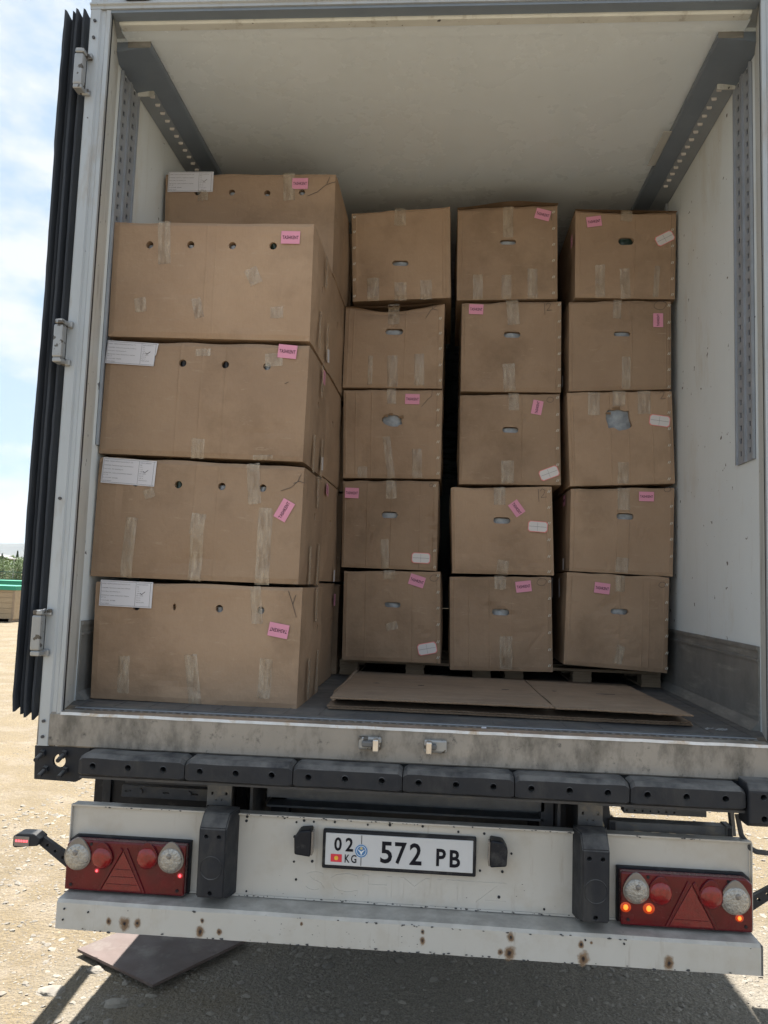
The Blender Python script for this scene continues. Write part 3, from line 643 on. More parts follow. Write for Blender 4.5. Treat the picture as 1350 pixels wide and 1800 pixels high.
# --- tail lights
def tail_light(x0, x1, flip, mirror_glow):
    """flip=+1: chamfered outer top corner at x1"""
    hs = B()
    c = .02
    pts = [(x0, .642), (x1, .642), (x1, .805), (x1 - c, .822), (x0, .822)] if flip > 0 else [(x0, .642), (x1, .642), (x1, .822), (x0 + c, .822), (x0, .805)]
    inn = [(a + (.006 if a < (x0 + x1) / 2 else -.006), z + (.004 if z < .7 else -.005)) for a, z in pts]
    prism(hs, pts, .030, .0495, 'y', .003); h = obj('tail_light', hs, M['plate_b'], T)
    bd = B(); prism(bd, inn, -.006, .0295, 'y', .006); bd = obj('red_lens', bd, M['red_lens'], h)
    y = -.0065; w = x1 - x0
    def P(f): return x0 + w * f
    # reflex triangle with raised ridges
    fx = P(.535 if flip > 0 else .485)
    tri = [(fx - .072, .655), (fx + .072, .655), (fx, .785)]
    obj('reflex_triangle', prism(B(), tri, y - .003, y, 'y', .001), pm('reflex_red', (.20, .004, .010), (.14, .003, .008), scale=40, rough=.25, coat=.4, bump=.6, bscale=160), h)
    for i in range(3 if flip < 0 else 1):
        z = .675 + i * .025; hw = .072 * (1 - (z - .655) / .13) - .006
        obj('triangle_rib', box(B(), fx - hw, fx + hw, y - .0045, y - .0032, z, z + .002), M['red_lens'], h)
    for sgn in (-1, 1):
        obj('lens_ridge', prism(B(), [(fx + sgn * .076, .650), (fx + sgn * .086, .650), (fx + sgn * .012, .800), (fx + sgn * .002, .790)], y - .005, y, 'y', .002), M['red_lens'], h)
    # lamps
    def lamp(cx, cz, r, mat, hood, nm):
        bm = B(); n = 28; prof = []
        for i in range(n):
            a = 2 * pi * i / n; k = 1.0 + (.42 * max(0, sin(a)) ** 3)
            prof.append((cx + r * 1.10 * cos(a), cz + r * 1.05 * k * sin(a)))
        prism(bm, prof, y - .008, y, 'y', .002); hd_ = obj('lamp_hood', bm, M[hood], h)
        bm = B(); dome(bm, cx, cz, y - .0083, r * .98, r * .98, .009, 28, 5); obj(nm, bm, M[mat], h, smooth=True)
        if mat == 'clear':
            bm = B(); dome(bm, cx + r * .1 * flip, cz + r * .35, y - .0150, r * .24, r * .24, .005, 14, 3); obj('bulb', bm, M['clear_hood'], h, smooth=True)
            for k in range(14):
                a = 2 * pi * k / 14
                bm = B(); cyl(bm, (cx + r * .30 * cos(a), y - .0166, cz + r * .30 * sin(a)), (cx + r * .86 * cos(a), y - .0130, cz + r * .86 * sin(a)), .0008, n=5)
                obj('lens_rib', bm, M['clear_hood'], h)
    if flip > 0:
        lamp(x0 + .055, .760, .040, 'clear', 'clear_hood', 'clear_lamp'); lamp(x0 + .135, .757, .037, 'red_bright', 'red_lens', 'brake_lamp')
        lamp(x0 + .300, .755, .037, 'red_bright', 'red_lens', 'brake_lamp'); lamp(x0 + .378, .748, .044, 'clear', 'clear_hood', 'clear_lamp')
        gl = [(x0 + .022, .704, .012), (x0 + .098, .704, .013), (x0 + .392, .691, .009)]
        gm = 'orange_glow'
    else:
        lamp(x0 + .050, .762, .044, 'clear', 'clear_hood', 'clear_lamp'); lamp(x0 + .138, .762, .036, 'red_bright', 'red_lens', 'brake_lamp')
        lamp(x0 + .300, .770, .036, 'red_bright', 'red_lens', 'brake_lamp'); lamp(x0 + .386, .768, .042, 'clear', 'clear_hood', 'clear_lamp')
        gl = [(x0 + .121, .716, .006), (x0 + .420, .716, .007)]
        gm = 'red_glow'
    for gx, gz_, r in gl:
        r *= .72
        bm = B(); dome(bm, gx, gz_, y + .0002, r * 2.1, r * 1.9, .002, 18, 2); obj('glow_window', bm, M['amber_window' if flip > 0 else 'red_window'], h, smooth=True)  # added disc, paints the halo of a sun glint on the lens
        bm = B(); dome(bm, gx, gz_, y + .0005, r, r * 1.15, .006, 14, 3); obj('led', bm, M[gm], h, smooth=True)  # emissive dome standing for a sun glint, not a lit lamp
    for sx, sz in ((x0 + .03, .665), (x1 - .03, .665), (x0 + .095, .805), (x1 - .085, .805)):
        obj('screw', cyl(B(), (sx, y - .002, sz), (sx, y, sz), .0055, n=10), M['plate_b'], h)
    return h
for lx0, lx1, lf in ((-1.184, -.742, -1), (.740, 1.182, 1)):
    tl_ = tail_light(lx0, lx1, lf, True)
    tl_.location.z = -.007

# --- marker arms
for s in (-1, 1):
    pts = [(1.180, .730), (1.300, .800), (1.325, .800), (1.318, .775), (1.195, .690), (1.180, .690)]
    bm = B(); prism(bm, [(s * a, z) for a, z in pts], .045, .065, 'y', .002); arm = obj('marker_arm', bm, M['rubber'], T)
    c = B()
    for t in (.2, .45, .70): cyl(c, (s * (1.19 + .12 * t), .0, .712 + .076 * t), (s * (1.19 + .12 * t), .1, .712 + .076 * t), .0065, n=10)
    holed_cut(arm, c)
    hd_ = obj('marker_head', prism(B(), [(s * 1.300, .770), (s * 1.385, .760), (s * 1.392, .766), (s * 1.392, .800), (s * 1.375, .811), (s * 1.315, .812), (s * 1.290, .796)], .02, .075, 'y', .004), M['rubber'], arm)
    ln_ = obj('marker_lens', box(B(), *(sorted((s * 1.330, s * 1.385))), .0165, .0198, .768, .802, .001), M['clear_hood'], arm)
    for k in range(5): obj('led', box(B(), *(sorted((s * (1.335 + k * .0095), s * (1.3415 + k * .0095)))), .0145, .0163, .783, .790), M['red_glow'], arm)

# --- underbody
for s in (-1, 1):
    obj('chassis_rail', prism(B(), [(s * .52, .62), (s * .60, .62), (s * .60, .64), (s * .565, .64), (s * .565, 1.09), (s * .60, 1.09), (s * .60, 1.12), (s * .52, 1.12), (s * .52, 1.09), (s * .555, 1.09), (s * .555, .64), (s * .52, .64)], .14, 12.5, 'y'), M['steel_dark'], T)
    for y in (4.2, 5.5, 6.8):
        w = obj('wheel', cyl(B(), (s * .86, y, .52), (s * 1.24, y, .52), .52, n=40), M['rubber'], T)
        obj('rim', cyl(B(), (s * 1.241, y, .52), (s * 1.25, y, .52), .29, n=28), M['steel_grey'], w)
for y in (4.2, 5.5, 6.8): obj('axle', cyl(B(), (-.86, y, .52), (.86, y, .52), .07, n=14), M['steel_dark'], T)
obj('cross_beam', prism(B(), [(.20, .935), (.20, .975), (.29, .975), (.29, .90), (.20, .90), (.20, .907), (.28, .907), (.28, .966)], -.515, .515, 'x'), M['steel_grey'], T)
obj('cross_beam', box(B(), -.515, .515, .55, .60, .84, .93), M['steel_dark'], T)
obj('cross_beam', box(B(), -1.28, 1.28, 1.1, 1.16, 1.02, 1.125), M['steel_dark'], T)
obj('cross_beam', box(B(), -1.28, 1.28, 2.1, 2.16, 1.02, 1.125), M['steel_dark'], T)
obj('underside_tray', box(B(), -.50, .50, .9, 2.3, .50, .80, .04, 2), M['steel_dark'], T)
# curved grey bracket near centre left
bm = B(); pr = []
for i in range(9):
    t = i / 8; pr.append((-.352 - .045 * t ** 2, 1.03 - .15 * t))
pts = pr + [(a + .042, z) for a, z in pr[::-1]]
prism(bm, pts, .30, .33, 'y', .001); obj('curved_bracket', bm, M['steel_grey'], T)
obj('support_post', box(B(), -.515, -.455, .28, .33, .60, 1.12), M['dark'], T)
obj('splash_panel', box(B(), -.79, -.50, .62, .64, .45, 1.12), M['plate_b'], T)
obj('splash_panel', box(B(), .50, .74, .62, .64, .45, 1.0), M['plate_b'], T)
obj('rear_tank', cyl(B(), (-.62, .95, .72), (.62, .95, .72), .20, n=28), M['steel_dark'], T)
obj('support_post', box(B(), .503, .548, .20, .25, .60, 1.12), M['steel_dark'], T)
obj('diagonal_brace', prism(B(), [(-.60, .86), (-.56, .86), (-.42, 1.03), (-.46, 1.03)], .36, .39, 'y'), M['steel_dark'], T)
obj('diagonal_brace', prism(B(), [(.60, 1.05), (.62, 1.05), (.545, .85), (.525, .85)], .27, .29, 'y'), M['steel_dark'], T)
bm = B(); tube(bm, [(-.60, .2, 1.08), (-.615, .22, 1.0), (-.612, .24, .93), (-.595, .26, .86)], .008); obj('air_hose', bm, M['plate_b'], T)
bm = B(); tube(bm, [(.535, .32, 1.0), (.528, .32, .96), (.54, .33, .92), (.532, .34, .87)], .007); obj('air_hose', bm, M['plate_b'], T)
# mudguard at left with slotted rail
pr = [(-1.292, .40), (-1.292, .90), (-1.285, .925), (-1.27, .945), (-1.245, .955), (-.70, .965), (-.70, .40)]
obj('mudguard', prism(B(), pr, .44, .47, 'y', .004), M['plate_b'], T)
obj('mudguard_lip', prism(B(), [(-1.250, .42), (-1.250, .905), (-1.235, .925), (-1.215, .93), (-1.215, .42)], .425, .4395, 'y', .002), M['rubber'], T)
sr = obj('slotted_rail', box(B(), -1.06, -.716, .16, .175, .918, .960, .001), M['steel_dark'], T)
c = B()
for x in (-1.035, -.89, -.78): box(c, x - .012, x + .012, .1, .25, .937, .943)
holed_cut(sr, c)
sr = obj('slotted_rail', box(B(), -1.055, -.72, .176, .19, .966, .99, .001), M['steel_dark'], T)
for x in (-1.035, -.81): obj('slot', box(B(), x - .012, x + .012, .1745, .1758, .975, .981), M['dark'], sr)
for x in (-.985, -.80): obj('rail_bolt', cyl(B(), (x, .15, .943), (x, .1598, .943), .009, n=8), M['steel_dark'], sr)
# pallet-box brackets at right
for i, (z0, z1, xa, xb, y) in enumerate(((.945, .983, .80, 1.095, .20), (.900, .936, .745, 1.150, .13))):
    o = obj('bracket_channel', box(B(), xa, xb, y, y + .05, z0, z1, .002), M['steel_grey'], T)
    c = B()
    if i == 0:
        for k in range(7): cyl(c, (.812 + k * .028, y - .1, .962), (.812 + k * .028, y + .2, .944), .0034, n=8)
    else:
        for k in range(4): box(c, .822 + k * .060, .850 + k * .060, y - .1, y + .2, .897, .904)
    holed_cut(o, c)
obj('channel_end', box(B(), .733, .758, .122, .185, .896, .940, .003), M['steel_dark'], T)
obj('channel_socket', box(B(), .738, .753, .1185, .1215, .902, .934), M['dark'], T)
obj('channel_end', box(B(), 1.135, 1.160, .122, .185, .896, .940, .003), M['steel_grey'], T)
obj('channel_socket', box(B(), 1.141, 1.154, .1185, .1215, .902, .934), M['dark'], T)
obj('bracket_arm', prism(B(), [(.715, 1.03), (.735, 1.03), (.745, .90), (.735, .885), (.715, .93)], .15, .16, 'y'), M['steel_dark'], T)
obj('bracket_arm', prism(B(), [(1.10, .995), (1.172, .995), (1.180, .90), (1.168, .90), (1.160, .983), (1.10, .983)], .15, .18, 'y'), M['steel_grey'], T)
bm = B(); tube(bm, [(1.165, .10, .99), (1.170, .09, .95), (1.172, .08, .925), (1.190, .05, .893), (1.207, .04, .885), (1.285, .03, .884)], .0085, 10)
for p in ((1.170, .09, .95), (1.172, .08, .925), (1.190, .05, .893), (1.207, .04, .885)):
    s_ = bmesh.ops.create_icosphere(bm, subdivisions=1, radius=.0088, matrix=Matrix.Translation(p))
obj('release_handle', bm, M['steel_dark'], T)
obj('plastic_strip', box(B(), 1.100, 1.138, .78, 1.08, 3.906, 3.909), pm('cloudy_plastic', (.6, .6, .58), rough=.3, alpha=.45), T)
BOXES=[
 {'key':'A','x':-0.8709,'y':0.28,'z':2.7161,'q':[(-0.4287,0.5128),(0.4247,0.5054),(0.4276,0.0),(-0.4236,0.0121)],'holes':[(-0.2673,0.4065,0.0318,0.0318,'w'),(-0.0924,0.4068,0.0318,0.0318,'w'),(0.0836,0.4048,0.0318,0.0318,'w'),(0.2559,0.4027,0.0318,0.0318,'g')],'tapes':[(-0.2102,0.5079,-0.1988,0.3231,0.0539),(0.1655,0.3027,0.1973,0.2374,0.0539),(-0.2912,0.1735,-0.2824,0.1129,0.049),(-0.0549,0.1753,-0.0333,0.0909,0.0392),(0.2849,0.1417,0.2872,0.0938,0.0539)],'pink':[(0.328,0.437,0.0784,0.0539,-1)],'creases':[-0.0209,0.0175]},
 {'key':'B','x':-0.8718,'y':0.28,'z':2.2205,'q':[(-0.4242,0.4932),(0.4289,0.4861),(0.4224,0.0),(-0.4271,0.0162)],'holes':[(-0.093,0.3964,0.0314,0.0314,'d'),(0.0855,0.3917,0.0314,0.0314,'d'),(0.2578,0.3869,0.0314,0.0314,'m')],'tapes':[(-0.0107,0.4571,-0.009,0.4261,0.0628),(-0.0084,0.0836,-0.0109,0.0043,0.0531),(0.2834,0.4417,0.286,0.3873,0.0724),(0.2569,0.0241,0.2578,0.0056,0.0821)],'pink':[(0.3393,0.4495,0.0772,0.0555,-5)],'label':[(-0.3089,0.4343,0.2172,0.0965,-3)],'creases':[-0.1051,-0.0103,0.0888],'pen':[[(0.3337,0.3172),(0.3497,0.3245)]]},
 {'key':'C','x':-0.8701,'y':0.28,'z':1.7302,'q':[(-0.4235,0.4995),(0.4282,0.4766),(0.4243,0.0),(-0.429,0.0057)],'holes':[(-0.2587,0.3887,0.0309,0.0309,'d'),(-0.0838,0.386,0.0309,0.0309,'g'),(0.0944,0.3834,0.0309,0.0309,'w'),(0.2618,0.3807,0.0309,0.0309,'w')],'tapes':[(-0.2636,0.2472,-0.2782,0.0061,0.0476),(0.012,0.2708,0.0029,0.1858,0.0571),(0.0076,0.186,0.0019,0.0017,0.0524),(0.2175,0.4787,0.2327,0.3157,0.0524),(0.2796,0.3009,0.2763,-0.0049,0.0571),(-0.2074,0.3644,-0.1932,0.3277,0.0428)],'pink':[(0.3537,0.2938,0.0833,0.0524,62)],'label':[(-0.29,0.4322,0.2237,0.1047,-3)],'creases':[-0.0145,0.0786],'pen':[[(0.3362,0.371),(0.377,0.3858),(0.4035,0.4117),(0.4159,0.4418)],[(0.3855,0.4021),(0.4081,0.4118),(0.4314,0.4055)]]},
 {'key':'D','x':-0.8494,'y':0.28,'z':1.246,'q':[(-0.4253,0.4794),(0.4219,0.4804),(0.4186,0.0),(-0.4152,0.0074)],'holes':[(-0.2469,0.3765,0.0305,0.0305,'d'),(-0.0912,0.3798,0.0141,0.0281,'c'),(0.0888,0.3794,0.0305,0.0305,'w'),(0.256,0.3787,0.0305,0.0305,'w')],'tapes':[(0.2308,0.4718,0.245,0.3248,0.0445),(-0.2805,0.1799,-0.2778,0.0355,0.0469),(-0.0135,0.1971,0.0138,0.004,0.0516),(0.2903,0.1915,0.2842,0.0377,0.0516)],'pink':[(0.3325,0.3036,0.0797,0.0539,171)],'label':[(-0.2899,0.4248,0.2156,0.1031,-1)],'creases':[],'pen':[[(0.3637,0.4606),(0.3819,0.4121),(0.4002,0.3571)],[(0.394,0.4437),(0.3843,0.4077)]]},
 {'key':'E','x':-0.8644,'y':0.78,'z':3.2055,'q':[(-0.4294,0.5106),(0.4174,0.5065),(0.4212,0.004),(-0.4092,0.0)],'holes':[(-0.2581,0.4052,0.0313,0.0313,'d'),(-0.0886,0.4047,0.0313,0.0313,'w'),(0.0855,0.4014,0.0313,0.0313,'w'),(0.2554,0.4038,0.0313,0.0313,'w')],'tapes':[(-0.2337,0.4254,-0.2273,0.3617,0.0512),(0.1868,0.5048,0.1962,0.3609,0.0569)],'pink':[(0.2451,0.4469,0.0768,0.054,0)],'label':[(-0.2952,0.4576,0.2247,0.1024,0)],'creases':[],'pen':[[(0.284,0.3836),(0.3303,0.4036),(0.3703,0.4407),(0.4165,0.4606)],[(0.3879,0.4837),(0.3756,0.4464)]]},
 {'key':'2a','x':-0.1536,'y':1.24,'z':3.2421,'q':[(-0.279,0.4986),(0.2581,0.5395),(0.2746,0.0258),(-0.2537,0.0)],'holes':[(-0.001,0.2124,0.0864,0.0309,'w')],'tapes':[(-0.0109,0.5207,-0.0108,0.4217,0.0617),(-0.1449,0.1266,-0.1405,0.004,0.0648),(0.0026,0.1022,0.0056,0.0082,0.0648),(0.1389,0.1187,0.142,0.0155,0.0617)],'staples':[(-0.2593,0.4697),(-0.2561,0.3864),(-0.2527,0.2972),(-0.2493,0.2083),(-0.246,0.1197),(-0.2425,0.0284)],'creases':[0.226]},
 {'key':'2b','x':-0.1767,'y':1.24,'z':2.7723,'q':[(-0.2666,0.4476),(0.2681,0.4737),(0.2658,0.0022),(-0.2673,0.0)],'holes':[(0.0009,0.3064,0.0947,0.0336,'w')],'tapes':[(-0.0073,0.4622,-0.0034,0.3468,0.0611),(-0.1187,0.1687,-0.1192,0.0146,0.0244),(-0.0037,0.1733,0.0018,0.0073,0.055),(0.1377,0.1843,0.1428,0.0156,0.0519)],'staples':[(0.2435,0.3802),(0.2457,0.2997),(0.248,0.2164),(0.2504,0.1274),(0.2527,0.0447)],'creases':[0.0611,-0.215],'pen':[[(0.2234,0.4515),(0.1909,0.4263),(0.1651,0.3795)],[(0.1988,0.47),(0.1998,0.4326),(0.2302,0.4267)]],'sag':0.03},
 {'key':'2c','x':-0.1685,'y':1.24,'z':2.2888,'q':[(-0.2692,0.4775),(0.2607,0.4858),(0.2619,0.0063),(-0.2534,0.0)],'holes':[(-0.0003,0.3078,0.1028,0.0604,'r')],'tapes':[(-0.0121,0.4815,-0.0093,0.399,0.0484),(-0.0304,0.2223,0.0039,0.0031,0.0393),(0.1329,0.1592,0.1376,0.0063,0.0514),(-0.1507,0.0626,-0.1484,0.0025,0.0514)],'pink':[(0.1009,0.4252,0.0756,0.0544,-1)],'staples':[(0.2346,0.4549),(0.237,0.3698),(0.2393,0.2881),(0.2417,0.2006),(0.244,0.1166),(0.2463,0.0358)],'creases':[-0.1932,-0.109],'pen':[[(0.15,0.3865),(0.1817,0.4266),(0.2021,0.4452),(0.2041,0.4788)]]},
 {'key':'2d','x':-0.1658,'y':1.24,'z':1.8169,'q':[(-0.2557,0.4628),(0.2504,0.475),(0.2518,0.0),(-0.2465,0.0046)],'holes':[(-0.0013,0.284,0.0837,0.0329,'w')],'tapes':[(0.0015,0.466,0.0048,0.3675,0.0538),(-0.0236,0.156,-0.0154,0.0031,0.0418)],'pink':[(-0.2019,0.3921,0.0717,0.0538,-1)],'white':[(0.168,0.0646,0.0956,0.0538,-1)],'staples':[(0.2277,0.4416),(0.2372,0.1049),(0.2396,0.02)],'creases':[-0.1181,0.157,0.0065],'glyph':('O',0.2099,0.4442,0.009)},
 {'key':'2e','x':-0.1405,'y':1.24,'z':1.3473,'q':[(-0.2566,0.4628),(0.2469,0.4731),(0.2598,0.0004),(-0.2501,0.0)],'holes':[(0.0036,0.2902,0.0827,0.0266,'w')],'tapes':[(-0.0199,0.4675,-0.0184,0.4207,0.0591),(-0.0021,0.2001,0.0079,0.1629,0.0591)],'pink':[(0.1257,0.4167,0.0797,0.0561,-16)],'white':[(0.1883,0.0748,0.0975,0.0591,12)],'staples':[(0.233,0.4464),(0.2353,0.3622),(0.2376,0.2811),(0.2399,0.1975),(0.2423,0.1113),(0.2445,0.0312)],'creases':[-0.1351,0.1079],'glyph':('O',0.2129,0.4341,0.0177)},
 {'key':'3a','x':0.4118,'y':1.24,'z':3.2526,'q':[(-0.2703,0.5131),(0.2633,0.5344),(0.2703,0.0132),(-0.2633,0.0)],'holes':[(0.0031,0.3202,0.0848,0.0273,'w')],'tapes':[(-0.0007,0.519,0.0026,0.3453,0.0545),(-0.1524,0.141,-0.1493,0.0071,0.0515),(-0.0023,0.1356,0.0002,0.0082,0.0515),(0.1344,0.1736,0.137,0.0123,0.0515)],'pink':[(0.1834,0.4714,0.0788,0.0575,-15)],'staples':[(0.2401,0.4871),(0.2413,0.3959),(0.2426,0.3081),(0.2438,0.2208),(0.245,0.1306),(0.2462,0.0439)],'creases':[],'pen':[[(0.225,0.4966),(0.2318,0.4399)]]},
 {'key':'3b','x':0.4417,'y':1.24,'z':2.7607,'q':[(-0.2659,0.4827),(0.2611,0.5022),(0.2646,0.0023),(-0.2598,0.0)],'holes':[(0.0038,0.306,0.0867,0.0329,'w')],'tapes':[(0.0002,0.494,0.0117,0.3584,0.0628),(-0.011,0.1498,-0.0023,0.0041,0.0628)],'pink':[(-0.1869,0.443,0.0748,0.0538,-2)],'staples':[(0.2468,0.4712),(0.2479,0.3821),(0.2491,0.2964),(0.2502,0.208),(0.2514,0.123),(0.2525,0.0383)],'creases':[0.2351],'glyph':('12',0.1879,0.4523,0.0269)},
 {'key':'3c','x':0.4444,'y':1.24,'z':2.2705,'q':[(-0.2652,0.478),(0.2561,0.4925),(0.2682,0.007),(-0.2591,0.0)],'holes':[(0.0018,0.2895,0.0828,0.0296,'w')],'tapes':[(0.0157,0.4856,0.0175,0.392,0.0532),(-0.0097,0.1279,-0.0074,0.0091,0.0651)],'pink':[(0.1374,0.4092,0.0739,0.0532,80)],'white':[(0.2038,0.0674,0.1005,0.0562,22)],'staples':[(0.2418,0.4651),(0.2431,0.375),(0.2442,0.2912),(0.2454,0.1989),(0.2466,0.1128),(0.2477,0.0301)],'creases':[0.239,0.0613],'glyph':('O',0.204,0.4524,0.0148)},
 {'key':'3d','x':0.4143,'y':1.24,'z':1.8077,'q':[(-0.2699,0.4499),(0.2521,0.4686),(0.27,0.0054),(-0.2522,0.0)],'holes':[(-0.0027,0.2795,0.0878,0.0322,'w')],'tapes':[(-0.0178,0.4502,-0.0159,0.3586,0.0586),(0.0101,0.0753,0.0029,0.0025,0.0586)],'pink':[(0.0716,0.3433,0.0761,0.0556,-53)],'white':[(0.1802,0.2524,0.0996,0.0556,-3)],'staples':[(0.2352,0.4358),(0.2364,0.3535),(0.2376,0.2716),(0.2388,0.187),(0.24,0.1028),(0.2411,0.0246)],'creases':[0.2266],'glyph':('12',0.2008,0.4173,0.0293)},
 {'key':'3e','x':0.4174,'y':1.24,'z':1.3181,'q':[(-0.2667,0.4804),(0.2527,0.4944),(0.268,0.01),(-0.254,0.0)],'holes':[(-0.0021,0.3014,0.0869,0.0319,'w')],'tapes':[(-0.0087,0.4859,-0.0073,0.4165,0.0579),(0.0261,0.1821,0.0294,0.0172,0.0637)],'pink':[(0.1103,0.4349,0.0782,0.055,8)],'staples':[(0.2417,0.4652),(0.2429,0.379),(0.2441,0.2931),(0.2454,0.2075),(0.2466,0.1223),(0.2477,0.0431)],'creases':[-0.1619,-0.0583,0.0564],'glyph':('O',0.2017,0.461,0.0203)},
 {'key':'4a','x':1.0283,'y':1.24,'z':3.2672,'q':[(-0.2633,0.4913),(0.2651,0.4813),(0.259,0.0),(-0.2607,0.0054)],'holes':[(0.0016,0.3099,0.08,0.0415,'g')],'tapes':[(-0.13,0.1854,-0.1285,0.0094,0.0504),(-0.0035,0.1642,0.0033,0.0012,0.0504),(0.166,0.1773,0.1546,0.0084,0.0296),(0.0066,0.4784,0.001,0.419,0.0593)],'pink':[(-0.1645,0.419,0.0771,0.0563,8)],'white':[(0.2008,0.3258,0.0978,0.0563,28)],'staples':[(0.2417,0.3755),(0.2416,0.2856),(0.2416,0.1961),(0.2416,0.11),(0.2416,0.0243)],'creases':[0.046,0.23],'pen':[[(0.2065,0.4657),(0.2358,0.4563)]],'sag':0.012},
 {'key':'4b','x':1.0034,'y':1.24,'z':2.7696,'q':[(-0.2652,0.4904),(0.2637,0.4943),(0.2637,0.0203),(-0.2622,0.0)],'holes':[(0.0089,0.3062,0.0851,0.0264,'w')],'tapes':[(-0.0127,0.4923,-0.0179,0.3913,0.0411),(0.0299,0.1852,0.0308,0.0167,0.044)],'pink':[(0.1914,0.381,0.0733,0.0499,90)],'staples':[(0.2492,0.4637),(0.2492,0.3724),(0.2492,0.2876),(0.2493,0.2061),(0.2493,0.1219),(0.2493,0.0321)],'creases':[0.0585],'glyph':('O',0.2028,0.4634,0.0264)},
 {'key':'4c','x':1.0106,'y':1.24,'z':2.2726,'q':[(-0.2781,0.4969),(0.2593,0.5174),(0.2763,0.0277),(-0.2575,0.0)],'holes':[(-0.0101,0.3547,0.1219,0.1103,'r')],'tapes':[(-0.1384,0.4931,-0.1373,0.3733,0.0609),(-0.011,0.5042,-0.0105,0.4234,0.0638),(0.1159,0.5062,0.1162,0.3839,0.0638),(0.0113,0.13,0.012,0.0213,0.0551)],'white':[(0.1937,0.3496,0.1045,0.058,-7)],'staples':[(0.2422,0.4813),(0.2422,0.395),(0.2422,0.3091),(0.2423,0.2234),(0.2423,0.1352),(0.2423,0.0503)],'creases':[-0.0526,0.0393,0.1595,-0.2403],'glyph':('2',0.2049,0.4778,0.0261)},
 {'key':'4d','x':1.0185,'y':1.24,'z':1.8266,'q':[(-0.2596,0.4402),(0.2656,0.459),(0.257,0.0),(-0.263,0.0118)],'holes':[(0.0136,0.2981,0.086,0.0315,'w')],'tapes':[(0.0071,0.4439,0.0077,0.33,0.0631),(0.0063,0.0895,-0.0018,0.0145,0.0631)],'pink':[(0.1211,0.4029,0.0745,0.0487,0)],'staples':[(0.2458,0.3567),(0.2458,0.2697),(0.2458,0.1889),(0.2458,0.1027)],'creases':[-0.0257,0.0339],'glyph':('O',0.226,0.4435,0.0143)},
 {'key':'4e','x':0.9958,'y':1.24,'z':1.3457,'q':[(-0.2518,0.4924),(0.2629,0.4861),(0.2519,0.0),(-0.263,0.024)],'holes':[(0.0136,0.298,0.0852,0.0284,'w')],'tapes':[(0.0153,0.478,0.0158,0.3979,0.0454),(0.023,0.1284,0.004,0.0375,0.0397)],'pink':[(-0.0747,0.412,0.0767,0.0539,-6)],'staples':[(0.2461,0.4399),(0.2461,0.3517),(0.2462,0.2667),(0.2462,0.1849),(0.2463,0.1005),(0.2463,0.0249)],'creases':[0.0139,0.1569,0.1233],'glyph':('O',0.2237,0.4392,0.0142)}]

# ================================================================== CARTONS
LBL = {
 'A': 'top carton of the front left stack with four round holes and no shipping label',
 'B': 'second carton from the top of the front left stack, torn white shipping label',
 'C': 'third carton down in the front left stack, pink sticker tilted upward at right',
 'D': 'bottom carton of the front left stack with its pink sticker upside down',
 'E': 'topmost carton behind the front left stack, only its upper half showing',
 '2a': 'top carton of the second column, no pink sticker, staples on its left side',
 '2b': 'crushed carton with sagging folded top edge, second from top in the second column',
 '2c': 'middle carton of the second column with a torn hand hole and crooked wrinkled tape',
 '2d': 'carton with a crumpled right edge and pink sticker at its upper left, second column',
 '2e': 'bottom carton of the second column with pink sticker above and white sticker below',
 '3a': 'top carton of the third column with three short tapes and tilted pink sticker',
 '3b': 'carton of the third column with pink sticker at upper left and handwritten 12',
 '3c': 'middle carton of the third column with upright pink sticker and white sticker below',
 '3d': 'carton of the third column with slanted pink sticker right beside a white sticker',
 '3e': 'bottom carton of the third column with pink sticker near its top right',
 '4a': 'top carton of the right column with dark hand hole and tilted white sticker',
 '4b': 'carton of the right column with a sideways pink sticker at its right edge',
 '4c': 'carton of the right column with a large ragged hole showing white wrap',
 '4d': 'carton of the right column with level pink sticker at upper right',
 '4e': 'bottom carton of the right column with pink sticker left of centre',
}
STAPLE = bpy.data.meshes.new('staple'); bm = B()
for o2 in (-.0038, .0038): cyl(bm, (o2 - .0028, 0, -.0065), (o2 + .0028, 0, .0065), .0018, n=5)
bm.to_mesh(STAPLE); bm.free(); STAPLE.materials.append(M['staple'])
def bulge(d, s, t, seed):
    e = min(s, 1 - s, t, 1 - t)
    n = noise.noise(Vector((s * 2.2 + seed, t * 2.0, seed * 1.7)))
    n2 = noise.noise(Vector((s * 7 + seed, t * 2.5, seed)))
    y = -.006 * (sin(pi * s) * sin(pi * t)) ** .6 + .012 * n * min(1, e * 8) + .0035 * n2 * min(1, e * 10)
    for (du, dv, ds, da, dd_, dl) in d.get('dents', ()):
        p_, q_ = s - du, t - dv; a_ = p_ * cos(da) + q_ * sin(da); b_ = -p_ * sin(da) + q_ * cos(da)
        if abs(b_) < ds * 3 and abs(a_) < dl * 3: y += dd_ * math.exp(-(b_ / ds) ** 2 - (a_ / dl) ** 2) * min(1, e * 14)
    for cs in d['cr']:
        y -= .0032 * math.exp(-((s - cs[0]) / cs[1]) ** 2) * (1 if e > .01 else 0) * (.6 + .6 * noise.noise(Vector((t * 3, cs[0] * 9, seed))))
    if e < .012: y += .004
    if d['key'] == '2d':    # crumpled right side
        y += .020 * math.exp(-((s - .93) / .06) ** 2) * math.exp(-((t - .42) / .3) ** 2) * (1 + noise.noise(Vector((t * 12, s * 6, 0))))
    if d['key'] == '2b': y += .022 * math.exp(-((t - .93) / .10) ** 2) * sin(pi * s)
    return y
def bil(q, s, t):
    (ax, az), (bx, bz), (cx, cz), (dx, dz) = q   # TL TR BR BL
    x = (1 - s) * ((1 - t) * dx + t * ax) + s * ((1 - t) * cx + t * bx)
    z = (1 - s) * ((1 - t) * dz + t * az) + s * ((1 - t) * cz + t * bz)
    return x, z
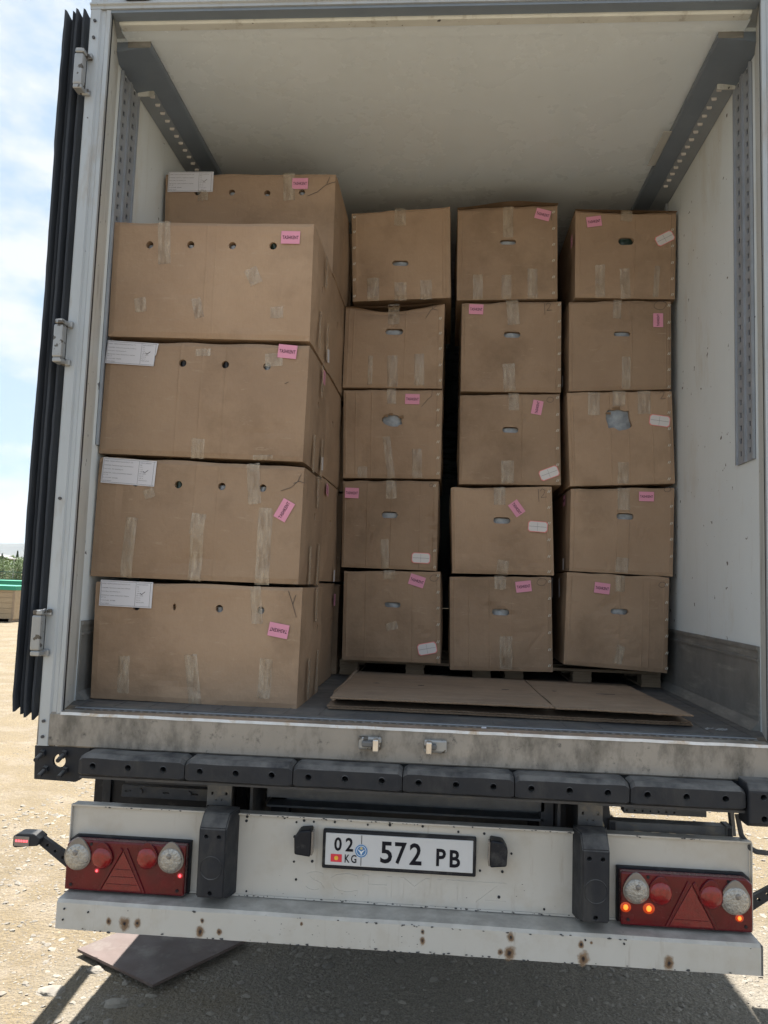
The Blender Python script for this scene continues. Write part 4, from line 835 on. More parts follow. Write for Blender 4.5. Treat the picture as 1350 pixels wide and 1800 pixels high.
def inv(q, x, z):
    s = t = .5
    for _ in range(12):
        X, Z = bil(q, s, t); e = 1e-4
        Xs, Zs = bil(q, s + e, t); Xt, Zt = bil(q, s, t + e)
        a, b, c, d_ = (Xs - X) / e, (Xt - X) / e, (Zs - Z) / e, (Zt - Z) / e
        det = a * d_ - b * c; rx, rz = x - X, z - Z
        s += (rx * d_ - b * rz) / det; t += (a * rz - rx * c) / det
    return s, t
def carton(d, depth, label, seed, group):
    root = empty('carton', (d['x'], d['y'], d['z'])); tag(root, label, 'carton', group)
    q = d['q']; wid = q[1][0] - q[0][0]
    d['cr'] = [(inv(q, c, .25)[0], .005) for c in d.get('creases', [])]
    rd = random.Random(int(seed * 977))
    d['dents'] = [(rd.random(), rd.random(), rd.uniform(.02, .05), rd.uniform(0, pi), rd.uniform(-.002, .006), rd.uniform(.06, .22)) for _ in range(9)]
    def Yf(x, z):
        s, t = inv(q, x, z); return bulge(d, min(max(s, 0), 1), min(max(t, 0), 1), seed)
    nz_, ny_ = 22, 8
    if wid < .7 and 'tapes' in d: d['cr'] += [(.040 + .01 * sin(seed), .005), (.950 + .008 * cos(seed), .005)]
    base = [i / 30 for i in range(31)]; ex_ = []
    for c_, sg in d['cr']: ex_ += [c_ + k * sg for k in (-1.8, -.9, 0, .9, 1.8) if .004 < c_ + k * sg < .996]
    SL = sorted(set([b_ for b_ in base if b_ in (0, 1) or all(abs(b_ - e_) > .006 for e_ in ex_)] + ex_)); nx_ = len(SL) - 1
    bm = B(); vm = {}
    sag = d.get('sag', 0)
    def vert(i, j, k):   # i x, j y(depth), k z
        key = (i, j, k)
        if key in vm: return vm[key]
        s, t, w = SL[i], k / nz_, j / ny_
        if i and i < nx_: s = s
        x, z = bil(q, s, t)
        es = .003
        # edge rounding
        if j == 0:
            y = bulge(d, s, t, seed)
            if i in (0, nx_): x += (-.003 if i else .003)
            if k == nz_: y += .004 * (1 + noise.noise(Vector((s * 9, seed, 2)))); z += .005 * noise.noise(Vector((s * 6, seed, 5)))
        else: y = depth * w
        if i in (0, nx_) and 0 < j: x += (1 if i == nx_ else -1) * (.011 * noise.noise(Vector((w * 2.5, t * 2.5, seed + i))) * sin(pi * t) ** .4 + .004 * sin(pi * w) * sin(pi * t))
        if k == nz_: z -= .004 + sag * sin(pi * s) ** 1.5 * (1 - w * .5) + .003 * (1 + noise.noise(Vector((s * 4, w * 3, seed))))
        elif k == nz_ - 1 and sag: z -= sag * .8 * sin(pi * s) ** 1.5 * (1 - w * .5)
        elif k == nz_ - 2 and sag: z -= sag * .4 * sin(pi * s) ** 1.5
        if k == 0: z += .0015
        vm[key] = bm.verts.new((x, y, z)); return vm[key]
    for i in range(nx_):
        for k in range(nz_):
            bm.faces.new([vert(i, 0, k), vert(i + 1, 0, k), vert(i + 1, 0, k + 1), vert(i, 0, k + 1)])
            bm.faces.new([vert(i, ny_, k), vert(i, ny_, k + 1), vert(i + 1, ny_, k + 1), vert(i + 1, ny_, k)])
    for j in range(ny_):
        for k in range(nz_):
            bm.faces.new([vert(0, j, k), vert(0, j, k + 1), vert(0, j + 1, k + 1), vert(0, j + 1, k)])
            bm.faces.new([vert(nx_, j, k), vert(nx_, j + 1, k), vert(nx_, j + 1, k + 1), vert(nx_, j, k + 1)])
        for i in range(nx_):
            bm.faces.new([vert(i, j, 0), vert(i, j + 1, 0), vert(i + 1, j + 1, 0), vert(i + 1, j, 0)])
            bm.faces.new([vert(i, j, nz_), vert(i + 1, j, nz_), vert(i + 1, j + 1, nz_), vert(i, j + 1, nz_)])
    body = obj('carton_body', bm, M['card'], root)
    rn = random.Random(int(seed * 100))
    cut = B(); any_ = False; wraps = []
    for hx, hz, hw, hh, kind in d.get('holes', []):
        any_ = True; y = Yf(hx, hz)
        if abs(hw - hh) < .004 and kind != 'r': pts = [(hx + hw / 2 * cos(a), hz + hw / 2 * sin(a)) for a in [2 * pi * i / 18 for i in range(18)]]
        elif kind == 'c': pts = [(hx + hw / 2 * cos(a), hz + hh / 2 * sin(a)) for a in [2 * pi * i / 12 for i in range(12)]]
        elif kind == 'r':
            pts = []
            for i in range(16):
                a = 2 * pi * i / 16; k = 1 + rn.uniform(-.16, .16); c_, s_ = cos(a), sin(a)
                pts.append((hx + hw / 2 * k * math.copysign(abs(c_) ** .7, c_), hz + hh / 2 * k * math.copysign(abs(s_) ** .7, s_)))
        else:
            r = hh / 2; pts = []
            for i in range(9): a = -pi / 2 + pi * i / 8; pts.append((hx + hw / 2 - r + r * cos(a), hz + r * sin(a)))
            for i in range(9): a = pi / 2 + pi * i / 8; pts.append((hx - hw / 2 + r + r * cos(a), hz + r * sin(a)))
            pts = [(a + rn.uniform(-.0006, .0006), b + rn.uniform(-.0006, .0006)) for a, b in pts]
        prism(cut, pts, -.06, .045, 'y'); wraps.append((hx, hz, hw, hh, kind, y))
    for (hy, hz, hw, hh) in d.get('sideholes', []):
        any_ = True; xr_ = bil(q, 1, .5)[0]
        pts = [(hy + hw / 2 * cos(a) * (1 + .2 * sin(3 * a)), hz + hh / 2 * sin(a)) for a in [2 * pi * i / 12 for i in range(12)]]
        prism(cut, pts, xr_ - .03, xr_ + .08, 'x')
    if any_: holed_cut(body, cut)
    for hx, hz, hw, hh, kind, y in wraps:
        if kind in 'd': mt, fr = M['plastic_d'], 1.0
        elif kind == 'g': mt, fr = M['plastic_g'], 1.0
        elif kind == 'c': mt, fr = M['card_in'], 1.0
        elif kind == 'm': mt, fr = M['plastic_w'], 1.0
        else: mt, fr = M['plastic_w'], (rn.uniform(.5, .75) if abs(hw - hh) < .004 else (1.0 if kind == 'r' else rn.uniform(.74, .95)))
        bm = B(); n = 8; g = []
        H = hh * 1.05 * fr
        for a in range(n + 1):
            r_ = []
            for b in range(n + 1):
                u, v = a / n, b / n; X = hx - hw * .52 + hw * 1.04 * u; Z = hz - hh * .52 + H * v
                r_.append(bm.verts.new((X, y + .012 + .012 * (abs(u - .5) * 2) ** 2 + .006 * noise.noise(Vector((X * 60, Z * 60, seed))), Z)))
            g.append(r_)
        for a in range(n):
            for b in range(n): bm.faces.new([g[a][b], g[a + 1][b], g[a + 1][b + 1], g[a][b + 1]])
        obj('inner_wrap', bm, mt, root, smooth=True)
        if kind == 'r':   # torn flaps round a ragged hole
            for _ in range(4):
                a = rn.uniform(.2, pi - .2); X = hx + hw * .52 * cos(a); Z = hz + hh * .52 * sin(a); L_ = rn.uniform(.02, .035)
                bm = B(); quad(bm, [(X - L_ / 2, y - .002, Z), (X + L_ / 2, y - .002, Z - .004), (X + L_ * .4, y - .010, Z + rn.uniform(.006, .012)), (X - L_ * .3, y - .006, Z + .008)])
                obj('torn_flap', bm, M['card_in'], root)
    # tapes following the surface
    for x0, z0, x1, z1, w in d.get('tapes', []):
        L_ = math.hypot(x1 - x0, z1 - z0); ux, uz = (x1 - x0) / L_, (z1 - z0) / L_; px, pz = -uz, ux
        if L_ < w * .5 : pass
        n = max(4, int(L_ / .008)); mW = 9; bm = B(); g = []
        wr = rn.uniform(.5, 1.8)
        for a in range(n + 1):
            r_ = []
            for b in range(mW + 1):
                f = a / n; c_ = b / mW - .5; X = x0 + ux * L_ * f + px * w * c_; Z = z0 + uz * L_ * f + pz * w * c_
                jag = rn.uniform(-.002, .002) if a in (0, n) else 0
                X += ux * jag; Z += uz * jag
                yy = Yf(X, Z) - .0012 - wr * .0018 * (1 + noise.noise(Vector((X * 150 + 8 * sin(Z * 30), Z * 28, seed)))) * (0.3 if b in (0, mW) else 1)
                r_.append(bm.verts.new((X, yy, Z)))
            g.append(r_)
        for a in range(n):
            for b in range(mW): bm.faces.new([g[a][b], g[a + 1][b], g[a + 1][b + 1], g[a][b + 1]])
        obj('packing_tape', bm, M['tape'], root, smooth=True)
    def sticker(nm, x, z, w, h, rot, mt, th=.0006, pts=None):
        ys_ = [Yf(x + a * w / 2 * cos(rad(rot)) - b * h / 2 * sin(rad(rot)), z + a * w / 2 * sin(rad(rot)) + b * h / 2 * cos(rad(rot))) for a in (-1, 0, 1) for b in (-1, 0, 1)]
        y = min(ys_) - .0034
        bm = B(); prism(bm, pts or [(-w / 2, -h / 2), (w / 2, -h / 2), (w / 2, h / 2), (-w / 2, h / 2)], 0, th, 'y')
        return obj(nm, bm, mt, root, loc=(x, y, z), rot=(0, -rad(rot), 0))
    for x, z, w, h, rot in d.get('pink', []):
        s = sticker('pink_sticker', x, z, w, h, rot, M['pink'])
        link('lettering', text_mesh('TASHKENT', .02, .0003, .0001, 1.08, (round(w * .86, 3), round(h * .27, 3))), M['ink'], s, (0, -.0003, 0))
    for x, z, w, h, rot in d.get('white', []):
        c = h * .16
        def rr(w, h): return [(-w / 2 + c, -h / 2), (w / 2 - c, -h / 2), (w / 2, -h / 2 + c), (w / 2, h / 2 - c), (w / 2 - c, h / 2), (-w / 2 + c, h / 2), (-w / 2, h / 2 - c), (-w / 2, -h / 2 + c)]
        s = sticker('white_sticker', x, z, w, h, rot, M['sticker_red'], pts=rr(w, h))
        obj('sticker_face', prism(B(), rr(w * .93, h * .88), -.0005, -.0001, 'y'), M['sticker_white'], s)
        bm = B(); box(bm, -w * .44, w * .44, -.0009, -.0006, -.0006, .0006); box(bm, -w * .02, -w * .012, -.0009, -.0006, -h * .4, h * .4)
        obj('ruled_line', bm, M['ink_grey'], s)
    for x, z, w, h, rot in d.get('label', []):
        pts = None
        if d['key'] == 'B': pts = [(-w / 2, -h / 2), (w * .45, -h / 2), (w * .462, -h * .2), (w * .455, -h * .05), (w * .475, .0), (w * .5, h / 2), (-w * .49, h / 2)]
        s = sticker('shipping_label', x, z, w, h, rot, M['white_paper'], pts=pts)
        lines = ['SHIPPER : TAIZHOU HUILING BULK PLATE CO., LTD', 'CONSIGNEE : Distribution & Logistics Hub of Uzbekistan', 'Product Name : Main dishwashing unit', 'DESTINATION : Tashkent, Mirobod District, Uzbekistan', '  QTY : 30', 'N 1-C/A A-0078   2023-0808', 'GROSS WEIGHT']
        zs2 = [.36, .20, .06, -.09, -.17, -.28, -.40]
        for ln, zz in zip(lines, zs2):
            link('print', text_mesh(ln, .0052, .0, .00005, 1.0, None, 'LEFT'), M['ink_grey'], s, (-w * .47, -.0003, h * zz)).scale = (w * .60 / .135,) * 3
        for k, ln in enumerate(['MADE IN UZBEKISTAN', 'SIZE', '   - S M', '   - L XL', '   - 200x75', 'QTY : 100 PCS', 'G.W : 18', 'N.W : 16', 'MADE IN CHINA']):
            link('print', text_mesh(ln, .0045, .0, .00005, 1.0, None, 'LEFT'), M['ink_grey'], s, (w * .20, -.0003, h * (.38 - k * .085))).scale = (w * .62 / .135,) * 3
        bm = B(); t_ = .0005
        for a, b, c_, e in ((-.48, .48, .455, .455), (-.48, .48, -.455, -.455)): box(bm, a * w, b * w, -.0004, -.0001, c_ * h - t_, c_ * h + t_)
        for a in (-.48, .18, .455): box(bm, a * w - t_, a * w + t_, -.0004, -.0001, -.45 * h, .45 * h)
        obj('label_frame', bm, M['ink_grey'], s)
        bm = B(); tube(bm, [(w * .27, -.0006, h * .06), (w * .295, -.0006, 0), (w * .36, -.0006, h * .12)], .0009, 5); obj('tick_mark', bm, M['ink'], s)
    # staples
    if d.get('staples'):
        for x, z in d['staples']:
            o_s = link('staple', STAPLE, None, root, (x, Yf(x, z) - .0022, z))
    def stroke(bm, pts, r=.0011):
        P_ = [(x, Yf(x, z) - .0018, z) for x, z in pts]; tube(bm, P_, r, 4)
    if d.get('pen') or d.get('glyph'):
        bm = B()
        for st in d.get('pen', []):
            fine = []
            for a, b in zip(st, st[1:]):
                for k in range(6): fine.append((a[0] + (b[0] - a[0]) * k / 6, a[1] + (b[1] - a[1]) * k / 6))
            fine.append(st[-1]); stroke(bm, fine)
        if d.get('glyph'):
            g, gx, gz_, r = d['glyph']
            if g == 'O': stroke(bm, [(gx + r * 1.15 * cos(a) * (1 + .15 * sin(a * 2)), gz_ + r * .95 * sin(a)) for a in [2.2 * pi * i / 18 + .6 for i in range(19)]])
            if g in ('12', '2'):
                if g == '12': stroke(bm, [(gx - r * .7, gz_ + r), (gx - r * .55, gz_ - r * 1.3)])
                stroke(bm, [(gx - r * .4, gz_ + r * .6), (gx, gz_ + r * 1.1), (gx + r * .5, gz_ + r * .8), (gx + r * .3, gz_ + r * .2), (gx - r * .2, gz_ - r * .5), (gx + r * .8, gz_ - r * .35)])
        obj('pen_mark', bm, M['ink_soft'], root)
    # taped seam lip along the top edge
    if d['key'] in ('3a', '4a', '2b'):
        bm = B(); n = 24; top = []; bot = []
        lift = {'3a': .030, '4a': .004, '2b': .0}[d['key']]
        for i in range(n + 1):
            s = i / n; x, z = bil(q, s, 1.0); dz = lift * math.exp(-((s - .55) / .35) ** 2) if d['key'] == '3a' else (-sag * .5 * sin(pi * s) if d['key'] == '2b' else 0)
            f = .010 + (.014 * sin(pi * s) if d['key'] == '2b' else 0)
            bot.append(bm.verts.new((x, -f - .001, z + dz * .9 - .008))); top.append(bm.verts.new((x, .05, z + dz * .2 - .001)))
        for i in range(n): bm.faces.new([bot[i], bot[i + 1], top[i + 1], top[i]])
        r_ = bmesh.ops.solidify(bm, geom=list(bm.faces), thickness=.004)
        obj('top_flap', bm, M['card'], root)
    # stickers on the sides
    for (side, y_, z_, w, h, mt, rot) in d.get('side', []):
        s_t = inv(q, 0, z_)[1]; xx = bil(q, 1 if side == 'R' else 0, min(max(s_t, 0), 1))[0]; off = .013 if side == 'R' else -.013
        bm = B(); prism(bm, [(-w / 2, -h / 2), (w / 2, -h / 2), (w / 2, h / 2), (-w / 2, h / 2)], -.0003, .0003, 'x')
        s = obj({'pink': 'pink_sticker', 'white': 'white_slip', 'tape': 'packing_tape'}[mt], bm, {'pink': M['pink'], 'white': M['white_paper'], 'tape': M['tape']}[mt], root, loc=(xx + off, y_, z_), rot=(rad(rot), 0, 0))
        if mt == 'pink':
            link('lettering', text_mesh('TASHKENT', .02, .0003, .0001, 1.08, (round(w * .86, 3), round(h * .27, 3))), M['ink'], s, (.0006 if side == 'R' else -.0006, 0, 0), (0, 0, rad(90 if side == 'R' else -90)))
    return root
byk = {d['key']: d for d in BOXES}
def lz(k, z): return z - byk[k]['z']
byk['A']['sideholes'] = [(.502 - .28, lz('A', 3.017), .03, .035)]; byk['B']['sideholes'] = [(.54 - .28, lz('B', 2.513), .03, .035)]
byk['C']['sideholes'] = [(.531 - .28, lz('C', 2.023), .03, .035)]; byk['D']['sideholes'] = [(.668 - .28, lz('D', 1.537), .035, .04)]
byk['A']['side'] = [('R', .40, lz('A', 2.775), .05, .06, 'white', 10)]
byk['B']['side'] = [('R', .315, lz('B', 2.65), .06, .05, 'pink', 90), ('R', .38, lz('B', 2.274), .05, .06, 'white', 5)]
byk['4a']['side'] = [('L', .03, lz('4a', 3.59), .06, .045, 'pink', 80)]
byk['4b']['side'] = [('L', .13, lz('4b', 2.855), .04, .06, 'white', 0)]
byk['4d']['side'] = [('L', .13, lz('4d', 2.212), .075, .055, 'pink', 0), ('L', .11, lz('4d', 1.876), .04, .06, 'white', 0)]
byk['4e']['side'] = [('L', .15, lz('4e', 1.753), .045, .10, 'white', -14)]
for k_, zz_ in (('A', .10), ('B', .06), ('C', .08), ('D', .10)):
    byk[k_].setdefault('side', [])
    byk[k_]['side'] += [('R', .16, zz_, .045, .16, 'tape', 4), ('R', .36, zz_ + .01, .045, .18, 'tape', -3), ('R', .27, .40, .045, .14, 'tape', 2)]
G = 'cardboard cartons stacked in the trailer'
for i, d in enumerate(BOXES):
    k = d['key']; dep = {'A': .49, 'B': .49, 'C': .49, 'D': .49, 'E': .52}.get(k, .80)
    if k in ('A', 'B', 'C', 'D'): d['creases'] = d['creases'] + []
    if k == '3e':
        d['side'] = [('R', .10, lz('3e', 1.752), .03, .10, 'white', 0)]
    carton(d, dep, LBL[k], i * 1.37 + .5, G)
# lower cartons of the stack behind the front left one, only their side faces show
tiers = [1.2525, 1.745, 2.235, 2.73, 3.222]
ytop = [('bottom', 1.245), ('second', 1.05), ('third', 1.0), ('fourth', .97)]
for n_, (nm, hy) in enumerate(ytop):
    z0, z1 = tiers[n_], tiers[n_ + 1]; h = z1 - z0 - .002
    dd = dict(key='F%d' % n_, x=-.876 + .004 * (n_ % 2), y=.785, z=z0, q=[(-.425, h), (.425, h), (.425, 0), (-.425, 0)], sideholes=[(hy - .785, .29, .03, .035)], holes=[])
    if n_ == 0: dd['side'] = [('R', .46, .40, .06, .05, 'pink', 90)]
    if n_ == 1: dd['side'] = [('R', .05, .43, .05, .06, 'pink', 80), ('R', .38, .03, .04, .06, 'white', 0)]
    carton(dd, .52, ['bottom carton', 'second carton from the floor', 'third carton from the floor', 'fourth carton from the floor'][n_] + ' of the stack behind the front left one, side only', 40 + n_ * 3.3, G)
# cartons further back, seen as slivers beside and between the columns
for n_, (x, w) in enumerate(((-.865, .86),)):
    for t in range(5):
        z0 = tiers[t]; h = .485
        dd = dict(key='H', x=x, y=1.40, z=z0, q=[(-w / 2, h), (w / 2, h), (w / 2, 0), (-w / 2, 0)])
        carton(dd, .6, ['bottom', 'second lowest', 'middle', 'second highest', 'top'][t] + ' carton of the hidden third stack along the left wall', 80 + t * 2.1, 'hidden third stack of cartons by the left wall')

# ------------------------------------------------------------------ pallets
def pallet(x0, x1, y0, label, skips=()):
    root = empty('pallet', ((x0 + x1) / 2, y0, 1.252)); tag(root, label, 'pallet', 'wooden pallets under the cartons')
    ox, oy = (x0 + x1) / 2, y0
    w = (x1 - x0) / 2; n = 0
    for bx in (-w + .05, 0, w - .05):
        for by in (.05, .45, .85):
            bm = B()
            for kk in range(4):    # laminated block
                jit = .0015 * ((kk * 7 + int(by * 20)) % 3 - 1)
                box(bm, bx - .048 + jit, bx + .048 + jit, by - .05 + jit, by + .05, .012 + kk * .0135, .0245 + kk * .0135)
            obj('block', bm, M['wood'], root)
        obj('bottom_board', box(B(), bx - .05, bx + .05, 0, .9, 0, .0115), M['wood'], root)
    for by in (0, .2, .4, .6, .8): obj('deck_board', box(B(), -w, w, by, by + .1, .0665, .0805), M['wood'], root)
pallet(-.425, .385, 1.43, 'wooden pallet under the second and third carton columns')
pallet(.455, 1.265, 1.43, 'wooden pallet under the right column of cartons')

# ------------------------------------------------------------------ flattened cartons on the floor
def sheet(pts, z, label, warp=0.0, slots=(), th=.006, folds=()):
    root = empty('flat_carton', (sum(p[0] for p in pts) / len(pts), sum(p[1] for p in pts) / len(pts), z)); tag(root, label, 'cardboard sheet', 'flattened cartons on the trailer floor')
    cx, cy = root.location.x, root.location.y
    bm = B(); nx2, ny2 = 60, 26; q = [(p[0] - cx, p[1] - cy) for p in pts]   # BL BR TR TL
    def P(s, t):
        x = (1 - s) * ((1 - t) * q[0][0] + t * q[3][0]) + s * ((1 - t) * q[1][0] + t * q[2][0])
        y = (1 - s) * ((1 - t) * q[0][1] + t * q[3][1]) + s * ((1 - t) * q[1][1] + t * q[2][1])
        e = .004 * noise.noise(Vector((s * 14, t * 14, z * 9))) if s in (0, 1) or t in (0, 1) else 0
        return x + e, y + e
    gt, gb = [], []
    for j in range(ny2 + 1):
        a, b = [], []
        for i in range(nx2 + 1):
            s, t = i / nx2, j / ny2; x, y = P(s, t)
            zz = warp * (noise.noise(Vector((x * 1.8, y * 2.2, z * 30))) + .35 * noise.noise(Vector((x * 7, y * 7, z)))) + .0012 * noise.noise(Vector((x * 40, y * 15, 3)))
            if z > 1.28: zz -= .022 * t ** .7
            for f in folds: zz -= .003 * math.exp(-((s - f) / .008) ** 2)
            a.append(bm.verts.new((x, y, zz + th))); b.append(bm.verts.new((x, y, zz)))
        gt.append(a); gb.append(b)
    for j in range(ny2):
        for i in range(nx2):
            bm.faces.new([gt[j][i], gt[j][i + 1], gt[j + 1][i + 1], gt[j + 1][i]]); bm.faces.new([gb[j][i], gb[j + 1][i], gb[j + 1][i + 1], gb[j][i + 1]])
    for i in range(nx2):
        bm.faces.new([gb[0][i], gb[0][i + 1], gt[0][i + 1], gt[0][i]]); bm.faces.new([gb[ny2][i + 1], gb[ny2][i], gt[ny2][i], gt[ny2][i + 1]])
    for j in range(ny2):
        bm.faces.new([gb[j + 1][0], gb[j][0], gt[j][0], gt[j + 1][0]]); bm.faces.new([gb[j][nx2], gb[j + 1][nx2], gt[j + 1][nx2], gt[j][nx2]])
    obj('sheet', bm, M['card_floor'], root)
    # fluted front edge: zigzag of small ribs
    bm = B(); n = int(math.hypot(q[1][0] - q[0][0], q[1][1] - q[0][1]) / .009)
    for i in range(n):
        s = (i + .5) / n; x, y = P(s, 0)
        x2, y2 = (1 - s) * q[0][0] + s * q[1][0], (1 - s) * q[0][1] + s * q[1][1]
        zz = warp * (noise.noise(Vector((x2 * 1.8, y2 * 2.2, z * 30))) + .35 * noise.noise(Vector((x2 * 7, y2 * 7, z))))
        up = i % 2
        prism(bm, [(x2 - .004, zz + (.001 if up else .0045)), (x2 + .004, zz + (.0045 if up else .001)), (x2 + .004, zz + (.0055 if up else .002)), (x2 - .004, zz + (.002 if up else .0055))], y2 - .006, y2 + .001, 'y')
    tag(obj('fluting', bm, M['card_in'], root), kind='stuff')
    for (s, t, L_) in slots:
        x, y = P(s, t); zz = warp * (noise.noise(Vector((x * 1.8, y * 2.2, z * 30))) + .35 * noise.noise(Vector((x * 7, y * 7, z)))) + th
        obj('slot', prism(B(), [(x - L_, y), (x, y - .006), (x + L_, y), (x, y + .006)], zz + .0008, zz + .002, 'z'), M['dark'], root)
    return root
sheet([(-.312, .30), (1.07, .275), (1.085, 1.42), (-.30, 1.52)], 1.2535, 'lowest flattened carton on the trailer floor, its edge showing beneath the others', .002)
sheet([(-.318, .305), (1.065, .28), (1.08, 1.40), (-.31, 1.48)], 1.2600, 'second flattened carton from the floor, separated from the top pair by a dark gap', .003)
sheet([(-.300, .265), (.553, .250), (.540, 1.25), (-.310, 1.33)], 1.299, 'upper left flattened carton with small round holes lying on the floor', .004, slots=((.17, .42, .014), (.40, .41, .014), (.45, .82, .012), (.83, .42, .016)))
sheet([(.559, .250), (1.050, .205), (1.050, 1.17), (.546, 1.24)], 1.299, 'upper right flattened carton beside the split in the floor sheets', .004, slots=((.55, .45, .040), (.12, .45, .010)), folds=())
# folded left edge
bm = B(); tube(bm, [(-.298, .345, 1.286), (-.318, .55, 1.284), (-.312, .8, 1.285), (-.32, 1.35, 1.286)], .009, 10)
tag(obj('cardboard_roll', bm, M['card_floor']), 'curled left rim of folded cardboard lying along the flattened cartons', 'cardboard strip')
# wisp of plastic on the floor at right
rnd = random.Random(5); bm = B()
for _ in range(14):
    x, y = 1.13 + rnd.uniform(-.03, .04), .22 + rnd.uniform(-.012, .012)
    quad(bm, [(x, y, 1.252), (x + .012, y + .003, 1.256), (x + .014, y + .012, 1.258), (x + .001, y + .009, 1.253)])
tag(obj('plastic_scrap', bm, M['plastic_w']), 'small crumpled white plastic scrap on the trailer floor near the right wall', 'plastic scrap')
bm = B(); box(bm, .272, .290, .045, .055, 1.2495, 1.255, .002); tag(obj('paper_scrap', bm, M['white_paper']), 'tiny pale scrap lying on the dark threshold strip', 'scrap')

# ================================================================== BACKGROUND
def crate(x0, x1, y0, y1, h, label, top):
    root = empty('wooden_crate', ((x0 + x1) / 2, y0, 0)); tag(root, label, 'crate'); cx, cy = (x0 + x1) / 2, y0
    w = (x1 - x0) / 2; dd = y1 - y0
    for s in (-1, 1): obj('side_panel', box(B(), *(sorted((s * w, s * (w - .02)))), 0, dd, .10, h), M['ply'], root)
    n = 6
    for k in range(n):
        z = .10 + (h - .10) * k / n; obj('plank', box(B(), -w + .021, w - .021, .0, .02, z + .004, z + (h - .10) / n - .004), M['ply'], root)
    obj('back_panel', box(B(), -w + .021, w - .021, dd - .02, dd, .10, h), M['ply'], root)
    for s in (-.97, 0, .97): obj('batten', box(B(), s * w - .04, s * w + .04, -.026, -.001, .10, h), M['wood'], root)
    for s in (-.9, 0, .9): obj('skid', box(B(), s * w - .05, s * w + .05, 0, dd, 0, .098), M['wood'], root)
    obj('lid', box(B(), -w - .03, w + .03, -.05, dd + .03, h + .001, h + .04), M['green'], root)
    obj('tarp_edge', box(B(), -w - .032, w + .032, -.056, -.030, h - top, h), M['green'], root)
    bm = box(B(), w + .002, w + .03, -.02, dd, h - top, h); obj('tarp_edge', bm, M['green'], root)
crate(-16.4, -14.26, 22.4, 24.2, 1.16, 'pale wooden crate with green lid edge, nearer one left of the trailer door', .10)
crate(-17.2, -15.40, 24.9, 26.6, 1.30, 'taller wooden crate with green lid behind the nearer one', .12)
crate(-15.20, -14.05, 24.6, 26.2, 1.10, 'wooden crate partly hidden behind the folded trailer door', .16)
fn = empty('fence', (-24, 40, 0)); tag(fn, 'dark green metal mesh fence beyond the wooden crates', 'fence')
for k in range(5): obj('fence_post', box(B(), -7 + k * 3.0 - .52 - .04, -7 + k * 3.0 - .52 + .04, -.04, .04, 0, 1.72), M['fence'], fn)
for z in (.25, 1.18, 1.62): obj('fence_rail', box(B(), -8, 7, -.02, .02, z - .02, z + .02), M['fence'], fn)
bm = B()
for k in range(150): box(bm, -7.5 + k * .1, -7.5 + k * .1 + .012, -.006, .006, .1, 1.6)
tag(obj('fence_bars', bm, M['fence'], fn), kind='stuff')
def tree(x, y, h, r, label, conifer=False, seed=0, z0=0):
    rn = random.Random(seed); root = empty('pine_tree' if conifer else 'broadleaf_tree', (x, y, z0)); tag(root, label, 'tree', 'trees beyond the fence')
    bm = B(); cyl(bm, (0, 0, 0), (0, 0, h * .6), .09 * h / 4, .04 * h / 4, 8)
    for k in range(7):
        a = rn.uniform(0, 6.28); zz = h * rn.uniform(.25, .6); cyl(bm, (0, 0, zz), (r * .6 * cos(a), r * .6 * sin(a), zz + h * .2), .03 * h / 4, .01, 5)
    obj('trunk', bm, M['bark'], root)
    V2, F2 = [], []
    cl = [(rn.uniform(-.6, .6) * r, rn.uniform(-.6, .6) * r, h * rn.uniform(.25, .9), r * rn.uniform(.3, .55)) for _ in range(16)]
    for _ in range(2600):
        if conifer:
            z = h * (.1 + .9 * rn.random() ** 1.2); rr = r * (1 - z / h) * (.5 + .5 * rn.random()) + .03; a = rn.uniform(0, 6.28); c0 = Vector((rr * cos(a), rr * sin(a), z))
        else:
            q0 = rn.choice(cl); dv = Vector((rn.gauss(0, 1), rn.gauss(0, 1), rn.gauss(0, 1))).normalized() * q0[3] * rn.random() ** .4; c0 = Vector(q0[:3]) + dv
        u = Vector((rn.gauss(0, 1), rn.gauss(0, 1), rn.gauss(0, 1))).normalized(); v = u.orthogonal().normalized(); sz = rn.uniform(.04, .09) * (h / 4)
        b0 = len(V2); V2 += [c0 - u * sz, c0 + v * sz * .6, c0 + u * sz, c0 - v * sz * .6]; F2.append((b0, b0 + 1, b0 + 2, b0 + 3))
    me = bpy.data.meshes.new('crown'); me.from_pydata(V2, [], F2); link('crown', me, M['leaf_d' if conifer else 'leaf'], root)
tree(-37.0, 60, 2.55, 1.3, 'bushy light green tree beyond the fence, leftmost of the pair', seed=1)
tree(-34.6, 58, 2.75, 1.2, 'bushy light green tree nearest the trailer door beyond the fence', seed=2)
tree(-39.6, 62, 2.7, 1.5, 'bushy tree at the far left beyond the fence', seed=3)
tree(-55.0, 90, 3.7, .7, 'small dark conifer behind the bushy trees, left one', True, 4)
tree(-53.6, 91, 4.1, .7, 'taller dark conifer behind the bushy trees', True, 5)
V2, F2 = [], []; rn = random.Random(77)
for _ in range(9000):
    x = rn.uniform(-85, -30); y = 104 + rn.uniform(0, 10); hmax = 3.3 + .9 * noise.noise(Vector((x * .45, 0, 0))) + .3 * noise.noise(Vector((x * 1.7, 0, 0)))
    c0 = Vector((x, y, hmax * rn.random() ** .6)); u = Vector((rn.gauss(0, 1), rn.gauss(0, 1), rn.gauss(0, 1))).normalized(); v = u.orthogonal().normalized(); sz = rn.uniform(.15, .3)
    b0 = len(V2); V2 += [c0 - u * sz, c0 + v * sz * .6, c0 + u * sz, c0 - v * sz * .6]; F2.append((b0, b0 + 1, b0 + 2, b0 + 3))
me = bpy.data.meshes.new('distant_treeline'); me.from_pydata(V2, [], F2)
